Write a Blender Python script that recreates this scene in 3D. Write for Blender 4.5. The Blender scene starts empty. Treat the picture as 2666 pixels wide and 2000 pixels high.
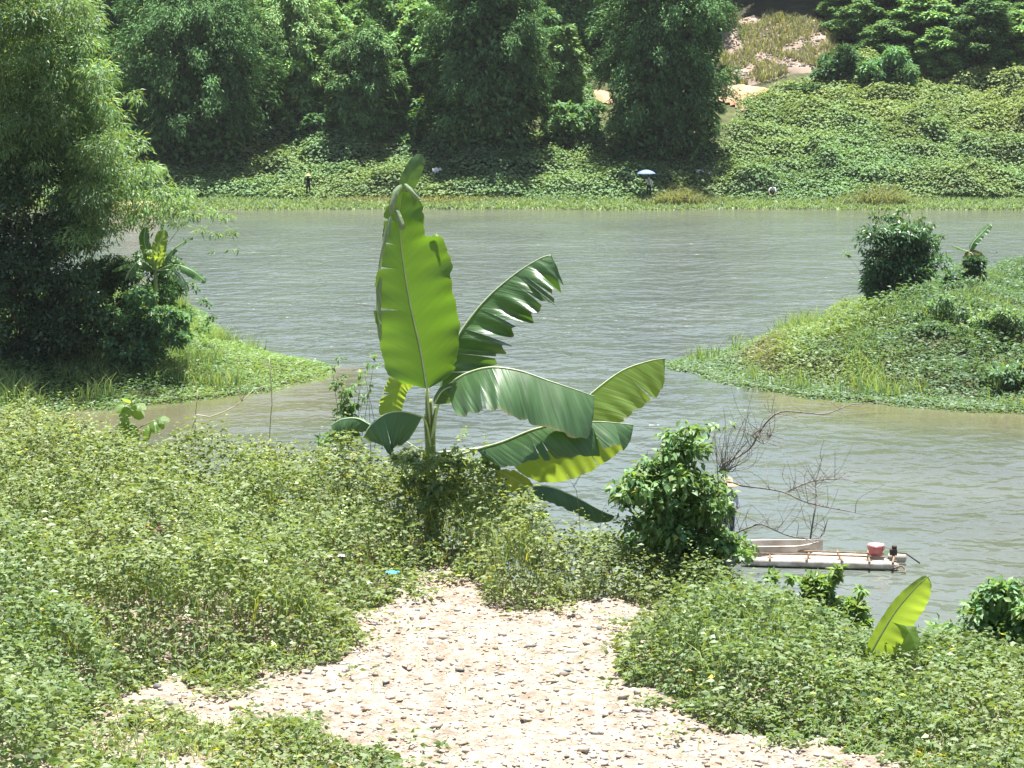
import bpy, math
import numpy as np
from mathutils import Vector

# ------------------------------------------------------------------ camera, sky, sun, exposure
sc = bpy.context.scene
F = 5550.0; CAMZ = 12.0; PITCH = math.radians(9.0)
cam_data = bpy.data.cameras.new('camera'); cam = bpy.data.objects.new('camera', cam_data)
sc.collection.objects.link(cam); sc.camera = cam
cam_data.sensor_width = 36.0; cam_data.lens = 36.0 * F / 2666.0
cam_data.clip_start = 0.5; cam_data.clip_end = 3000
cam.location = (0, 0, CAMZ); cam.rotation_euler = (math.radians(90) - PITCH, 0, 0)

SUN_EL = math.radians(77); SUN_AZ = math.radians(12)      # azimuth from +Y (away from camera), positive to +X
world = bpy.data.worlds.new('World'); sc.world = world; world.use_nodes = True
wn = world.node_tree.nodes; wl = world.node_tree.links
bg = wn['Background']; sky = wn.new('ShaderNodeTexSky'); sky.sky_type = 'NISHITA'
sky.sun_disc = False; sky.sun_elevation = SUN_EL; sky.sun_rotation = SUN_AZ
sky.air_density = 1.2; sky.dust_density = 2.0; sky.ozone_density = 1.0; sky.altitude = 50
wl.new(sky.outputs[0], bg.inputs[0]); bg.inputs[1].default_value = 0.06
sd = bpy.data.lights.new('sun', 'SUN'); sun = bpy.data.objects.new('sun', sd); sc.collection.objects.link(sun)
sd.energy = 5.0; sd.angle = math.radians(0.6); sd.color = (1.0, 0.965, 0.915)
to_sun = Vector((math.sin(SUN_AZ) * math.cos(SUN_EL), math.cos(SUN_AZ) * math.cos(SUN_EL), math.sin(SUN_EL)))
sun.rotation_euler = to_sun.to_track_quat('Z', 'Y').to_euler(); sun.location = (0, 0, 80)
sc.view_settings.view_transform = 'Standard'; sc.view_settings.look = 'None'
sc.view_settings.gamma = 1.0; sc.view_settings.use_curve_mapping = False
sc.view_settings.exposure = 1.5
sc.cycles.sample_clamp_direct = 1.2; sc.cycles.sample_clamp_indirect = 1.0; sc.cycles.max_bounces = 6; sc.cycles.diffuse_bounces = 3; sc.cycles.transmission_bounces = 4
sc.cycles.transparent_max_bounces = 6; sc.cycles.caustics_reflective = False; sc.cycles.caustics_refractive = False

# ------------------------------------------------------------------ helpers
RNG = np.random.default_rng(7)
COL = sc.collection
ct, st_ = math.cos(PITCH), math.sin(PITCH)
def P(u, v, y):
    """point seen at photo pixel (u, v) at ground distance y from the camera"""
    a = (u - 1333.0) / F; b = -(v - 1000.0) / F
    d = np.array([a, ct + b * st_, -st_ + b * ct]); k = y / d[1]
    return np.array([d[0] * k, y, CAMZ + d[2] * k])
def Pw(u, v, z=0.0):
    """point seen at photo pixel (u, v) on the level z"""
    a = (u - 1333.0) / F; b = -(v - 1000.0) / F
    d = np.array([a, ct + b * st_, -st_ + b * ct]); k = (z - CAMZ) / d[2]
    return np.array([d[0] * k, d[1] * k, z])
def U(x, y, z):
    return 1333.0 + F * x / (y * ct + (CAMZ - z) * st_)
def lerp(a, b, t): return a + (b - a) * t
def sstep(a, b, x):
    t = np.clip((x - a) / (b - a), 0, 1); return t * t * (3 - 2 * t)
def _hash(ix, iy, seed):
    n = (ix.astype(np.int64) * 374761393 + iy.astype(np.int64) * 668265263 + seed * 974711) & 0x7fffffff
    n = ((n ^ (n >> 13)) * 1274126177) & 0x7fffffff
    return ((n ^ (n >> 16)) & 0xffff) / 65535.0
def noise(x, y, scale=1.0, seed=0):
    x = np.asarray(x, float) / scale; y = np.asarray(y, float) / scale
    ix = np.floor(x); iy = np.floor(y); fx = x - ix; fy = y - iy
    fx = fx * fx * (3 - 2 * fx); fy = fy * fy * (3 - 2 * fy)
    a = _hash(ix, iy, seed); b = _hash(ix + 1, iy, seed); c = _hash(ix, iy + 1, seed); d = _hash(ix + 1, iy + 1, seed)
    return (a + (b - a) * fx) * (1 - fy) + (c + (d - c) * fx) * fy
def fbm(x, y, scale=1.0, seed=0, oct=3):
    s = 0; a = 0.5; t = 0
    for i in range(oct):
        s = s + a * noise(x, y, scale / 2 ** i, seed + i * 17); t += a; a *= 0.5
    return s / t
def unit(v):
    return v / np.maximum(np.linalg.norm(v, axis=-1, keepdims=True), 1e-9)

def tag(o, label=None, cat=None, group=None, kind=None):
    if label: o['label'] = label
    if cat: o['category'] = cat
    if group: o['group'] = group
    if kind: o['kind'] = kind
    return o
def thing(name, loc, label, cat, group=None):
    o = bpy.data.objects.new(name, None); COL.objects.link(o); o.location = tuple(loc)
    o.empty_display_size = 0.2
    return tag(o, label, cat, group)
def mesh_obj(name, verts, faces, mat, parent=None, cols=None, uvs=None, smooth=False, quads=None):
    """faces: list of tuples, or quads: (N,4) int array"""
    me = bpy.data.meshes.new(name)
    verts = np.asarray(verts, np.float32)
    if parent is not None:
        verts = verts - np.array(world_loc(parent), np.float32)
    if quads is not None:
        quads = np.asarray(quads, np.int32); k = quads.shape[1]
        me.vertices.add(len(verts)); me.vertices.foreach_set('co', verts.ravel())
        me.loops.add(quads.size); me.loops.foreach_set('vertex_index', quads.ravel())
        me.polygons.add(len(quads)); me.polygons.foreach_set('loop_start', np.arange(0, quads.size, k, dtype=np.int32))
        me.update(calc_edges=True)
    else:
        me.from_pydata(verts.tolist(), [], [tuple(int(i) for i in f) for f in faces])
    if cols is not None:
        at = me.color_attributes.new('col', 'FLOAT_COLOR', 'POINT')
        c4 = np.ones((len(verts), 4), np.float32); c4[:, :3] = cols
        at.data.foreach_set('color', c4.ravel())
    if uvs is not None:
        ul = me.uv_layers.new(name='uv'); idx = np.zeros(len(me.loops), np.int32)
        me.loops.foreach_get('vertex_index', idx)
        ul.data.foreach_set('uv', np.asarray(uvs, np.float32)[idx].ravel())
    if smooth:
        me.polygons.foreach_set('use_smooth', np.ones(len(me.polygons), bool))
    me.validate()
    me.materials.append(mat)
    o = bpy.data.objects.new(name, me); COL.objects.link(o)
    if parent is not None: o.parent = parent
    return o
def world_loc(o):
    l = np.zeros(3)
    while o is not None:
        l = l + np.array(o.location); o = o.parent
    return l

GAIN = 1.42; HUE = np.array([0.90, 1.0, 1.08])
def leaf_verts(pos, axis, nrm, L, W, fold=0.2, droop=0.15, rich=False):
    axis = unit(axis); side = unit(np.cross(axis, nrm)); nrm = np.cross(side, axis)
    L = L[:, None]; W = W[:, None]
    b = pos; t = pos + axis * L - nrm * droop * L
    l = pos + axis * L * 0.42 - side * W * 0.5 + nrm * W * fold
    r = pos + axis * L * 0.42 + side * W * 0.5 + nrm * W * fold
    if rich:
        m = pos + axis * L * 0.5 - nrm * W * 0.03
        return np.stack([b, r, t, l, m], 1)
    return np.stack([b, r, t, l], 1)
def leaves(name, pos, axis, nrm, L, W, col, mat, parent=None, fold=0.2, droop=0.15, rich=False):
    v = leaf_verts(pos, axis, nrm, L, W, fold, droop, rich); n, k = v.shape[:2]
    base = (np.arange(n) * k)[:, None]
    if rich: q = np.concatenate([base + np.array([[0, 1, 2, 4]]), base + np.array([[0, 4, 2, 3]])])
    else: q = base + np.array([[0, 1, 2, 3]])
    return mesh_obj(name, v.reshape(-1, 3), None, mat, parent, cols=np.repeat(col * GAIN * HUE, k, 0), quads=q)
def blades(name, pos, lean, H, W, col, mat, parent=None):
    """grass blades: two-segment tapering strips"""
    n = len(pos); lean = lean.copy(); az = RNG.uniform(0, 2 * np.pi, n)
    s = np.stack([np.cos(az), np.sin(az), np.zeros(n)], 1) * W[:, None] * 0.5
    up = np.array([0, 0, 1.0])
    m = pos + (up * 0.6 + lean * 0.25) * H[:, None]; t = pos + (up * 0.95 + lean) * H[:, None]
    v = np.stack([pos - s, pos + s, m + s * 0.8, t, m - s * 0.8], 1)
    base = (np.arange(n) * 5)[:, None]
    me_v = v.reshape(-1, 3)
    q = base + np.array([[0, 1, 2, 4]]); tr = base + np.array([[4, 2, 3, 3]])
    tr = tr[:, :3]
    faces = np.concatenate([np.concatenate([q[:, [0, 1, 2]], q[:, [0, 2, 3]]]), tr])
    return mesh_obj(name, me_v, None, mat, parent, cols=np.repeat(col * GAIN * HUE, 5, 0), quads=faces)

def spline(pts, n):
    pts = np.asarray(pts, float)
    if len(pts) == 2:
        return pts[0] + (pts[1] - pts[0]) * np.linspace(0, 1, n)[:, None]
    d = np.concatenate([[0], np.cumsum(np.linalg.norm(np.diff(pts, axis=0), axis=1))])
    t = np.linspace(0, d[-1], n); out = []
    p = np.vstack([2 * pts[0] - pts[1], pts, 2 * pts[-1] - pts[-2]])
    for tt in t:
        i = min(np.searchsorted(d, tt, 'right') - 1, len(pts) - 2); i = max(i, 0)
        s = (tt - d[i]) / max(d[i + 1] - d[i], 1e-9)
        a, b, c, e = p[i], p[i + 1], p[i + 2], p[i + 3]
        out.append(0.5 * (2 * b + (c - a) * s + (2 * a - 5 * b + 4 * c - e) * s * s + (3 * b - a - 3 * c + e) * s ** 3))
    return np.array(out)
def tube_data(pts, radii, sides=6):
    pts = np.asarray(pts, float); n = len(pts); radii = np.broadcast_to(np.asarray(radii, float), (n,))
    T = unit(np.gradient(pts, axis=0)); ref = np.array([0.13, 0.21, 1.0])
    if abs(T[:, 2]).mean() > 0.85: ref = np.array([1.0, 0.1, 0.05])
    A = unit(np.cross(T, ref)); B = np.cross(T, A)
    th = np.linspace(0, 2 * np.pi, sides, endpoint=False)
    ring = np.cos(th)[None, :, None] * A[:, None] + np.sin(th)[None, :, None] * B[:, None]
    v = (pts[:, None] + ring * radii[:, None, None]).reshape(-1, 3)
    f = []
    for i in range(n - 1):
        for j in range(sides):
            k = (j + 1) % sides
            f.append((i * sides + j, i * sides + k, (i + 1) * sides + k, (i + 1) * sides + j))
    f.append(tuple(range(sides))[::-1]); f.append(tuple((n - 1) * sides + j for j in range(sides)))
    return v, f
def tubes(name, items, mat, parent=None, sides=6, smooth=True):
    V = []; Fc = []; o = 0
    for pts, r in items:
        v, f = tube_data(pts, r, sides); V.append(v); Fc += [tuple(i + o for i in q) for q in f]; o += len(v)
    return mesh_obj(name, np.concatenate(V), Fc, mat, parent, smooth=smooth)

# ------------------------------------------------------------------ materials
def new_mat(name):
    m = bpy.data.materials.new(name); m.use_nodes = True
    nt = m.node_tree; return m, nt, nt.nodes, nt.links, nt.nodes['Principled BSDF'], nt.nodes['Material Output']
def leaf_mat(name, trans=0.35, rough=0.5, spec=0.35, tcol=(1.5, 1.45, 0.55), var=0.25):
    m, nt, n, l, b, out = new_mat(name)
    at = n.new('ShaderNodeVertexColor'); at.layer_name = 'col'
    b.inputs['Roughness'].default_value = rough; b.inputs['Specular IOR Level'].default_value = spec
    l.new(at.outputs[0], b.inputs['Base Color'])
    tr = n.new('ShaderNodeBsdfTranslucent'); mu = n.new('ShaderNodeMix'); mu.data_type = 'RGBA'; mu.blend_type = 'MULTIPLY'
    mu.inputs[0].default_value = 1.0; l.new(at.outputs[0], mu.inputs[6]); mu.inputs[7].default_value = (*tcol, 1)
    l.new(mu.outputs[2], tr.inputs[0])
    mx = n.new('ShaderNodeMixShader'); mx.inputs[0].default_value = trans
    l.new(b.outputs[0], mx.inputs[1]); l.new(tr.outputs[0], mx.inputs[2]); l.new(mx.outputs[0], out.inputs[0])
    return m
def noise_mat(name, c1, c2, scale=4.0, rough=0.9, bump=0.3, bscale=None, spec=0.2, detail=6, dist=0.05):
    m, nt, n, l, b, out = new_mat(name)
    tc = n.new('ShaderNodeTexCoord'); nz = n.new('ShaderNodeTexNoise'); nz.inputs['Scale'].default_value = scale; nz.inputs['Detail'].default_value = detail
    l.new(tc.outputs['Object'], nz.inputs['Vector'])
    cr = n.new('ShaderNodeValToRGB'); cr.color_ramp.elements[0].position = 0.35; cr.color_ramp.elements[1].position = 0.68
    cr.color_ramp.elements[0].color = (*c1, 1); cr.color_ramp.elements[1].color = (*c2, 1)
    l.new(nz.outputs[0], cr.inputs[0]); l.new(cr.outputs[0], b.inputs['Base Color'])
    b.inputs['Roughness'].default_value = rough; b.inputs['Specular IOR Level'].default_value = spec
    if bump > 0:
        n2 = n.new('ShaderNodeTexNoise'); n2.inputs['Scale'].default_value = bscale or scale * 4; n2.inputs['Detail'].default_value = 5
        l.new(tc.outputs['Object'], n2.inputs['Vector'])
        bp = n.new('ShaderNodeBump'); bp.inputs['Strength'].default_value = bump; bp.inputs['Distance'].default_value = dist
        l.new(n2.outputs[0], bp.inputs['Height']); l.new(bp.outputs[0], b.inputs['Normal'])
    return m
def vcol_mat(name, rough=0.9, nscale=6.0, bump=0.4, dist=0.05):
    m, nt, n, l, b, out = new_mat(name)
    at = n.new('ShaderNodeVertexColor'); at.layer_name = 'col'
    tc = n.new('ShaderNodeTexCoord'); nz = n.new('ShaderNodeTexNoise'); nz.inputs['Scale'].default_value = nscale; nz.inputs['Detail'].default_value = 8
    l.new(tc.outputs['Object'], nz.inputs['Vector'])
    mr = n.new('ShaderNodeMapRange'); mr.inputs[1].default_value = 0.3; mr.inputs[2].default_value = 0.7; mr.inputs[3].default_value = 0.65; mr.inputs[4].default_value = 1.3
    l.new(nz.outputs[0], mr.inputs[0])
    mu = n.new('ShaderNodeVectorMath'); mu.operation = 'SCALE'; l.new(at.outputs[0], mu.inputs[0]); l.new(mr.outputs[0], mu.inputs['Scale'])
    l.new(mu.outputs[0], b.inputs['Base Color']); b.inputs['Roughness'].default_value = rough; b.inputs['Specular IOR Level'].default_value = 0.15
    bp = n.new('ShaderNodeBump'); bp.inputs['Strength'].default_value = bump; bp.inputs['Distance'].default_value = dist
    l.new(nz.outputs[0], bp.inputs['Height']); l.new(bp.outputs[0], b.inputs['Normal'])
    return m

M = {}
M['leaf'] = leaf_mat('foliage', 0.35, 0.5, 0.35)
M['gloss_leaf'] = leaf_mat('glossy_foliage', 0.28, 0.38, 0.5)
M['far_leaf'] = leaf_mat('far_foliage', 0.26, 0.65, 0.12, (1.3, 1.3, 0.6))
M['tree_leaf'] = leaf_mat('tree_foliage', 0.14, 0.7, 0.08, (1.2, 1.25, 0.6))
M['grass'] = leaf_mat('grass', 0.35, 0.6, 0.25)
M['ground'] = vcol_mat('soil', 0.95, 1.2, 0.5, 0.08)
M['gravel_bed'] = noise_mat('gravel_bed', (0.245, 0.196, 0.150), (0.44, 0.376, 0.306), 11.0, 0.95, 1.0, 45.0, 0.1, 10, 0.03)
M['bark'] = noise_mat('bark', (0.10, 0.075, 0.05), (0.24, 0.20, 0.15), 12, 0.9, 0.5)
M['dead_wood'] = noise_mat('dead_wood', (0.17, 0.15, 0.135), (0.30, 0.27, 0.245), 20, 0.9, 0.3)
M['dry_stalk'] = noise_mat('dry_stalk', (0.42, 0.37, 0.26), (0.60, 0.54, 0.40), 25, 0.8, 0.2)
M['culm'] = noise_mat('bamboo_culm', (0.12, 0.16, 0.05), (0.30, 0.30, 0.12), 6, 0.5, 0.1)

def banana_mat(name, base, trans_col, trans=0.45, rough=0.36, spec=0.6, blotch=(0.30, 0.27, 0.06)):
    m, nt, n, l, b, out = new_mat(name)
    uv = n.new('ShaderNodeUVMap'); uv.uv_map = 'uv'
    wv = n.new('ShaderNodeTexWave'); wv.wave_type = 'BANDS'; wv.bands_direction = 'Y'; wv.inputs['Scale'].default_value = 40; wv.inputs['Distortion'].default_value = 1.2; wv.inputs['Detail'].default_value = 2
    wv.inputs['Detail Scale'].default_value = 0.6
    l.new(uv.outputs[0], wv.inputs['Vector'])
    nz = n.new('ShaderNodeTexNoise'); nz.inputs['Scale'].default_value = 3.5; nz.inputs['Detail'].default_value = 6; l.new(uv.outputs[0], nz.inputs['Vector'])
    cr = n.new('ShaderNodeValToRGB'); cr.color_ramp.elements[0].position = 0.36; cr.color_ramp.elements[1].position = 0.66
    cr.color_ramp.elements[0].color = (*[c * 0.55 for c in base], 1); cr.color_ramp.elements[1].color = (*[c * 1.45 for c in base], 1)
    e = cr.color_ramp.elements.new(0.9); e.color = (*[0.5 * (c * 1.3 + k) for c, k in zip(base, blotch)], 1)
    mp = n.new('ShaderNodeMapping'); mp.inputs['Scale'].default_value = (1.2, 34, 1); l.new(uv.outputs[0], mp.inputs['Vector'])
    sn = n.new('ShaderNodeTexNoise'); sn.inputs['Scale'].default_value = 1.0; sn.inputs['Detail'].default_value = 5; l.new(mp.outputs[0], sn.inputs['Vector'])
    sm = n.new('ShaderNodeMix'); sm.data_type = 'FLOAT'; sm.inputs[0].default_value = 0.62; l.new(nz.outputs[0], sm.inputs[2]); l.new(sn.outputs[0], sm.inputs[3])
    l.new(sm.outputs[0], cr.inputs[0])
    mv = n.new('ShaderNodeMix'); mv.data_type = 'RGBA'; mv.blend_type = 'MIX'
    mr = n.new('ShaderNodeMapRange'); mr.inputs[3].default_value = 0.0; mr.inputs[4].default_value = 0.12
    l.new(wv.outputs['Fac'], mr.inputs[0]); l.new(mr.outputs[0], mv.inputs[0])
    l.new(cr.outputs[0], mv.inputs[6]); mv.inputs[7].default_value = (*[min(1, c * 1.9) for c in base], 1)
    sx = n.new('ShaderNodeSeparateXYZ'); l.new(uv.outputs[0], sx.inputs[0])
    d1 = n.new('ShaderNodeMath'); d1.operation = 'SUBTRACT'; l.new(sx.outputs[0], d1.inputs[0]); d1.inputs[1].default_value = 0.5
    d2 = n.new('ShaderNodeMath'); d2.operation = 'ABSOLUTE'; l.new(d1.outputs[0], d2.inputs[0])
    nm = n.new('ShaderNodeTexNoise'); nm.inputs['Scale'].default_value = 7.0; nm.inputs['Detail'].default_value = 4; l.new(uv.outputs[0], nm.inputs['Vector'])
    d3 = n.new('ShaderNodeMath'); d3.operation = 'MULTIPLY_ADD'; l.new(nm.outputs[0], d3.inputs[0]); d3.inputs[1].default_value = 0.10; l.new(d2.outputs[0], d3.inputs[2])
    dm = n.new('ShaderNodeMapRange'); dm.inputs[1].default_value = 0.385; dm.inputs[2].default_value = 0.42; l.new(d3.outputs[0], dm.inputs[0])
    dry = n.new('ShaderNodeMix'); dry.data_type = 'RGBA'; l.new(dm.outputs[0], dry.inputs[0]); l.new(mv.outputs[2], dry.inputs[6]); dry.inputs[7].default_value = (0.26, 0.17, 0.07, 1)
    l.new(dry.outputs[2], b.inputs['Base Color'])
    b.inputs['Roughness'].default_value = rough; b.inputs['Specular IOR Level'].default_value = spec
    bp = n.new('ShaderNodeBump'); bp.inputs['Strength'].default_value = 0.5; bp.inputs['Distance'].default_value = 0.02
    b.inputs['Sheen Weight'].default_value = 0.12; b.inputs['Sheen Roughness'].default_value = 0.4; b.inputs['Coat Weight'].default_value = 0.15; b.inputs['Coat Roughness'].default_value = 0.28
    l.new(sn.outputs[0], bp.inputs['Height']); l.new(bp.outputs[0], b.inputs['Normal'])
    tr = n.new('ShaderNodeBsdfTranslucent')
    tv = n.new('ShaderNodeMix'); tv.data_type = 'RGBA'; tv.blend_type = 'MIX'; l.new(mr.outputs[0], tv.inputs[0])
    tv.inputs[6].default_value = (*trans_col, 1); tv.inputs[7].default_value = (*[c * 0.6 for c in trans_col], 1)
    l.new(tv.outputs[2], tr.inputs[0])
    mx = n.new('ShaderNodeMixShader'); mx.inputs[0].default_value = trans
    l.new(b.outputs[0], mx.inputs[1]); l.new(tr.outputs[0], mx.inputs[2]); l.new(mx.outputs[0], out.inputs[0])
    return m
M['banana'] = banana_mat('banana_leaf', (0.05, 0.13, 0.035), (0.24, 0.46, 0.02), 0.28)
M['banana_wax'] = banana_mat('banana_leaf_waxy', (0.060, 0.128, 0.046), (0.16, 0.32, 0.03), 0.2, 0.36, 0.55)
M['banana_pale'] = banana_mat('banana_leaf_underside', (0.24, 0.33, 0.17), (0.30, 0.42, 0.10), 0.25, 0.5, 0.4)  # glaucous underside, its colour kept pale so the torn flaps look lit
M['banana_young'] = banana_mat('banana_leaf_young', (0.12, 0.22, 0.04), (0.42, 0.56, 0.05), 0.48, 0.36, 0.7)
M['banana_old'] = banana_mat('banana_leaf_yellowing', (0.30, 0.33, 0.05), (0.50, 0.56, 0.06), 0.45, 0.5, 0.4)
M['banana_dry'] = banana_mat('banana_leaf_dry', (0.30, 0.17, 0.06), (0.36, 0.20, 0.06), 0.25, 0.8, 0.2)
M['midrib'] = noise_mat('banana_midrib', (0.44, 0.54, 0.28), (0.58, 0.66, 0.40), 10, 0.45, 0.1, spec=0.5)
M['pseudostem'] = noise_mat('banana_stem', (0.12, 0.20, 0.05), (0.34, 0.36, 0.15), 6, 0.5, 0.2)

# ------------------------------------------------------------------ terrain
def poly_sd(x, y, poly):
    """signed distance, positive inside"""
    x = np.asarray(x, float); y = np.asarray(y, float)
    d = np.full(np.broadcast(x, y).shape, 1e9); ins = np.zeros(d.shape, bool); n = len(poly)
    for i in range(n):
        ax, ay = poly[i]; bx, by = poly[(i + 1) % n]; ex, ey = bx - ax, by - ay
        t = np.clip(((x - ax) * ex + (y - ay) * ey) / (ex * ex + ey * ey + 1e-12), 0, 1)
        d = np.minimum(d, np.hypot(x - ax - t * ex, y - ay - t * ey))
        c = ((ay > y) != (by > y)) & (x < (bx - ax) * (y - ay) / ((by - ay) if by != ay else 1e-9) + ax)
        ins ^= c
    return np.where(ins, d, -d)
GZ = 7.6
EDGE_U = [-600, 0, 200, 400, 600, 850, 1000, 1250, 1330, 1450, 1600, 1750, 1930, 2050, 2250, 2350, 2480, 2600, 2700, 3300]
EDGE_V = [1060, 1085, 1098, 1138, 1168, 1136, 1150, 1192, 1278, 1355, 1345, 1330, 1440, 1545, 1640, 1665, 1650, 1590, 1570, 1560]
EDGE_Z = [8.3, 8.25, 8.25, 8.25, 8.25, 8.3, 8.3, 8.25, 8.2, 8.1, 8.1, 8.1, 7.85, 7.75, 7.65, 7.6, 7.6, 7.7, 7.7, 7.7]
EDGE_Y = [(CAMZ - z) / math.tan(PITCH + math.atan((v - 1000) / F)) for v, z in zip(EDGE_V, EDGE_Z)]
def edge_y(x, y): return np.interp(U(x, y, 8.0), EDGE_U, EDGE_Y)
def edge_top(x, y): return np.interp(U(x, y, 8.0), EDGE_U, EDGE_Z)
LEFT_POLY = [Pw(u, v)[:2] for u, v in [(-700, 1180), (0, 1085), (120, 1078), (260, 1066), (400, 1052), (520, 1040), (640, 1028), (720, 1012), (800, 990), (850, 968), (845, 955), (780, 942), (640, 905), (565, 885), (545, 850), (520, 815), (430, 770), (200, 720), (-700, 690)]]
RIGHT_POLY = [Pw(u, v)[:2] for u, v in [(1742, 948), (1770, 962), (1850, 990), (1950, 1012), (2100, 1034), (2300, 1052), (2480, 1070), (2666, 1078), (3300, 1090)]] + [np.array([32.0, 105.0]), np.array([19.0, 103.0]), np.array([15.5, 97.0]), np.array([12.0, 92.0]), Pw(1960, 893)[:2], Pw(1860, 922)[:2]]
HILL_Y = [-50, -3, 0, 1.5, 4, 8, 13, 20, 26, 31, 41, 56, 75, 120, 300, 700]
HILL_Z = [-2.5, -1.2, 0.03, 0.3, 0.75, 2.0, 3.6, 6.2, 7.9, 9.5, 14.3, 21.0, 27.0, 31.0, 34, 36]
def far_shore(x): return 159.0 + (noise(x, x * 0, 9, 3) - 0.5) * 1.6 + (noise(x, x * 0, 2.2, 5) - 0.5) * 0.5
def hill_z(x, y):
    d = y - far_shore(x)
    z = np.interp(d, HILL_Y, HILL_Z)
    return z + (fbm(x, y, 9, 31) - 0.5) * 1.4 * sstep(6, 20, d)
def fore_z(x, y):
    e = edge_y(x, y) - 0.9; d = y - e
    drop = 0.75 * np.where(d > 0, d - 0.5 * (1 - np.exp(-np.maximum(d, 0) / 0.5)), 0)
    back = np.maximum(0, 9 - y) * 0.16
    side = np.maximum(0, np.abs(x) - 12) * 0.02
    return GZ + back + side + (fbm(x, y, 2.5, 4) - 0.5) * 0.12 - drop
def ground_z(x, y):
    x = np.asarray(x, float); y = np.asarray(y, float)
    z = np.maximum(fore_z(x, y), -2.5)
    l = poly_sd(x, y, LEFT_POLY) + (noise(x, y, 1.3, 8) - 0.5) * 0.5
    zl = np.where(l > 0, 0.04 + np.minimum(l, 1) * 0.10 + np.maximum(l - 1, 0) * 0.11, 0.35 * l)
    zl = np.minimum(zl, 2.4)
    r = poly_sd(x, y, RIGHT_POLY) + (noise(x, y, 1.3, 9) - 0.5) * 0.5
    zr = np.where(r > 0, 0.04 + np.minimum(r, 2) * 0.06 + np.maximum(r - 2, 0) * 0.30, 0.35 * r)
    zr = np.minimum(zr, 3.2 + 0 * zr)
    z = np.maximum(z, np.maximum(zl, zr)); z = np.maximum(z, hill_z(x, y))
    return np.maximum(z, -2.5)

xs = np.concatenate([-np.geomspace(800, 33, 22), np.arange(-32, 32.1, 0.8), np.geomspace(33, 800, 22)])
ys = np.concatenate([np.arange(-70, 8, 3.5), np.arange(8, 30, 0.5), np.arange(30, 62, 2.0), np.arange(62, 108, 0.9), np.arange(108, 154, 3.5), np.arange(154, 222, 1.1), np.geomspace(223, 900, 20)])
gx, gy = np.meshgrid(xs, ys)
gz = ground_z(gx, gy)
on_path = (gy > 9.9) & (gy < 17.9) & (np.abs(gx) < 4.4)
gz = np.where(on_path, gz - 0.08, gz)
nx, ny = len(xs), len(ys)
gi = np.arange(nx * ny).reshape(ny, nx)
gq = np.stack([gi[:-1, :-1], gi[:-1, 1:], gi[1:, 1:], gi[1:, :-1]], -1).reshape(-1, 4)
gn = fbm(gx, gy, 5, 77)[..., None]
soil = np.where((gy < 60)[..., None], np.array([0.13, 0.095, 0.06]), np.array([0.075, 0.085, 0.035])) * (0.7 + 0.6 * gn)
bankg = (sstep(-1.5, 0.2, gy - far_shore(gx)) * (1 - sstep(4.5, 7, gy - far_shore(gx))))[..., None]
soil = soil * (1 - bankg) + bankg * np.array([0.19, 0.235, 0.115])
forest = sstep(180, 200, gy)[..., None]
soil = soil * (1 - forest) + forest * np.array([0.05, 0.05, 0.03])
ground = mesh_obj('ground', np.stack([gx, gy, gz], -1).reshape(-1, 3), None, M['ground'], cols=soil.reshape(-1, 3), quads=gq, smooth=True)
tag(ground, kind='structure')

# gravel path: pale broken stone on the near plateau
px_ = np.arange(-5, 5.01, 0.034); py_ = np.arange(9.4, 18.41, 0.034)
ax_, ay_ = np.meshgrid(px_, py_)
def path_z(x, y): return fore_z(x, y) + (fbm(x, y, 0.5, 51) - 0.5) * 0.09 + (fbm(x, y, 0.15, 57, 3) - 0.5) * 0.085
az_ = path_z(ax_, ay_); ii = np.arange(ax_.size).reshape(ax_.shape)
pq = np.stack([ii[:-1, :-1], ii[:-1, 1:], ii[1:, 1:], ii[1:, :-1]], -1).reshape(-1, 4)
path = mesh_obj('gravel_path', np.stack([ax_, ay_, az_], -1).reshape(-1, 3), None, M['gravel_bed'], quads=pq, smooth=True)
tag(path, kind='structure')

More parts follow.
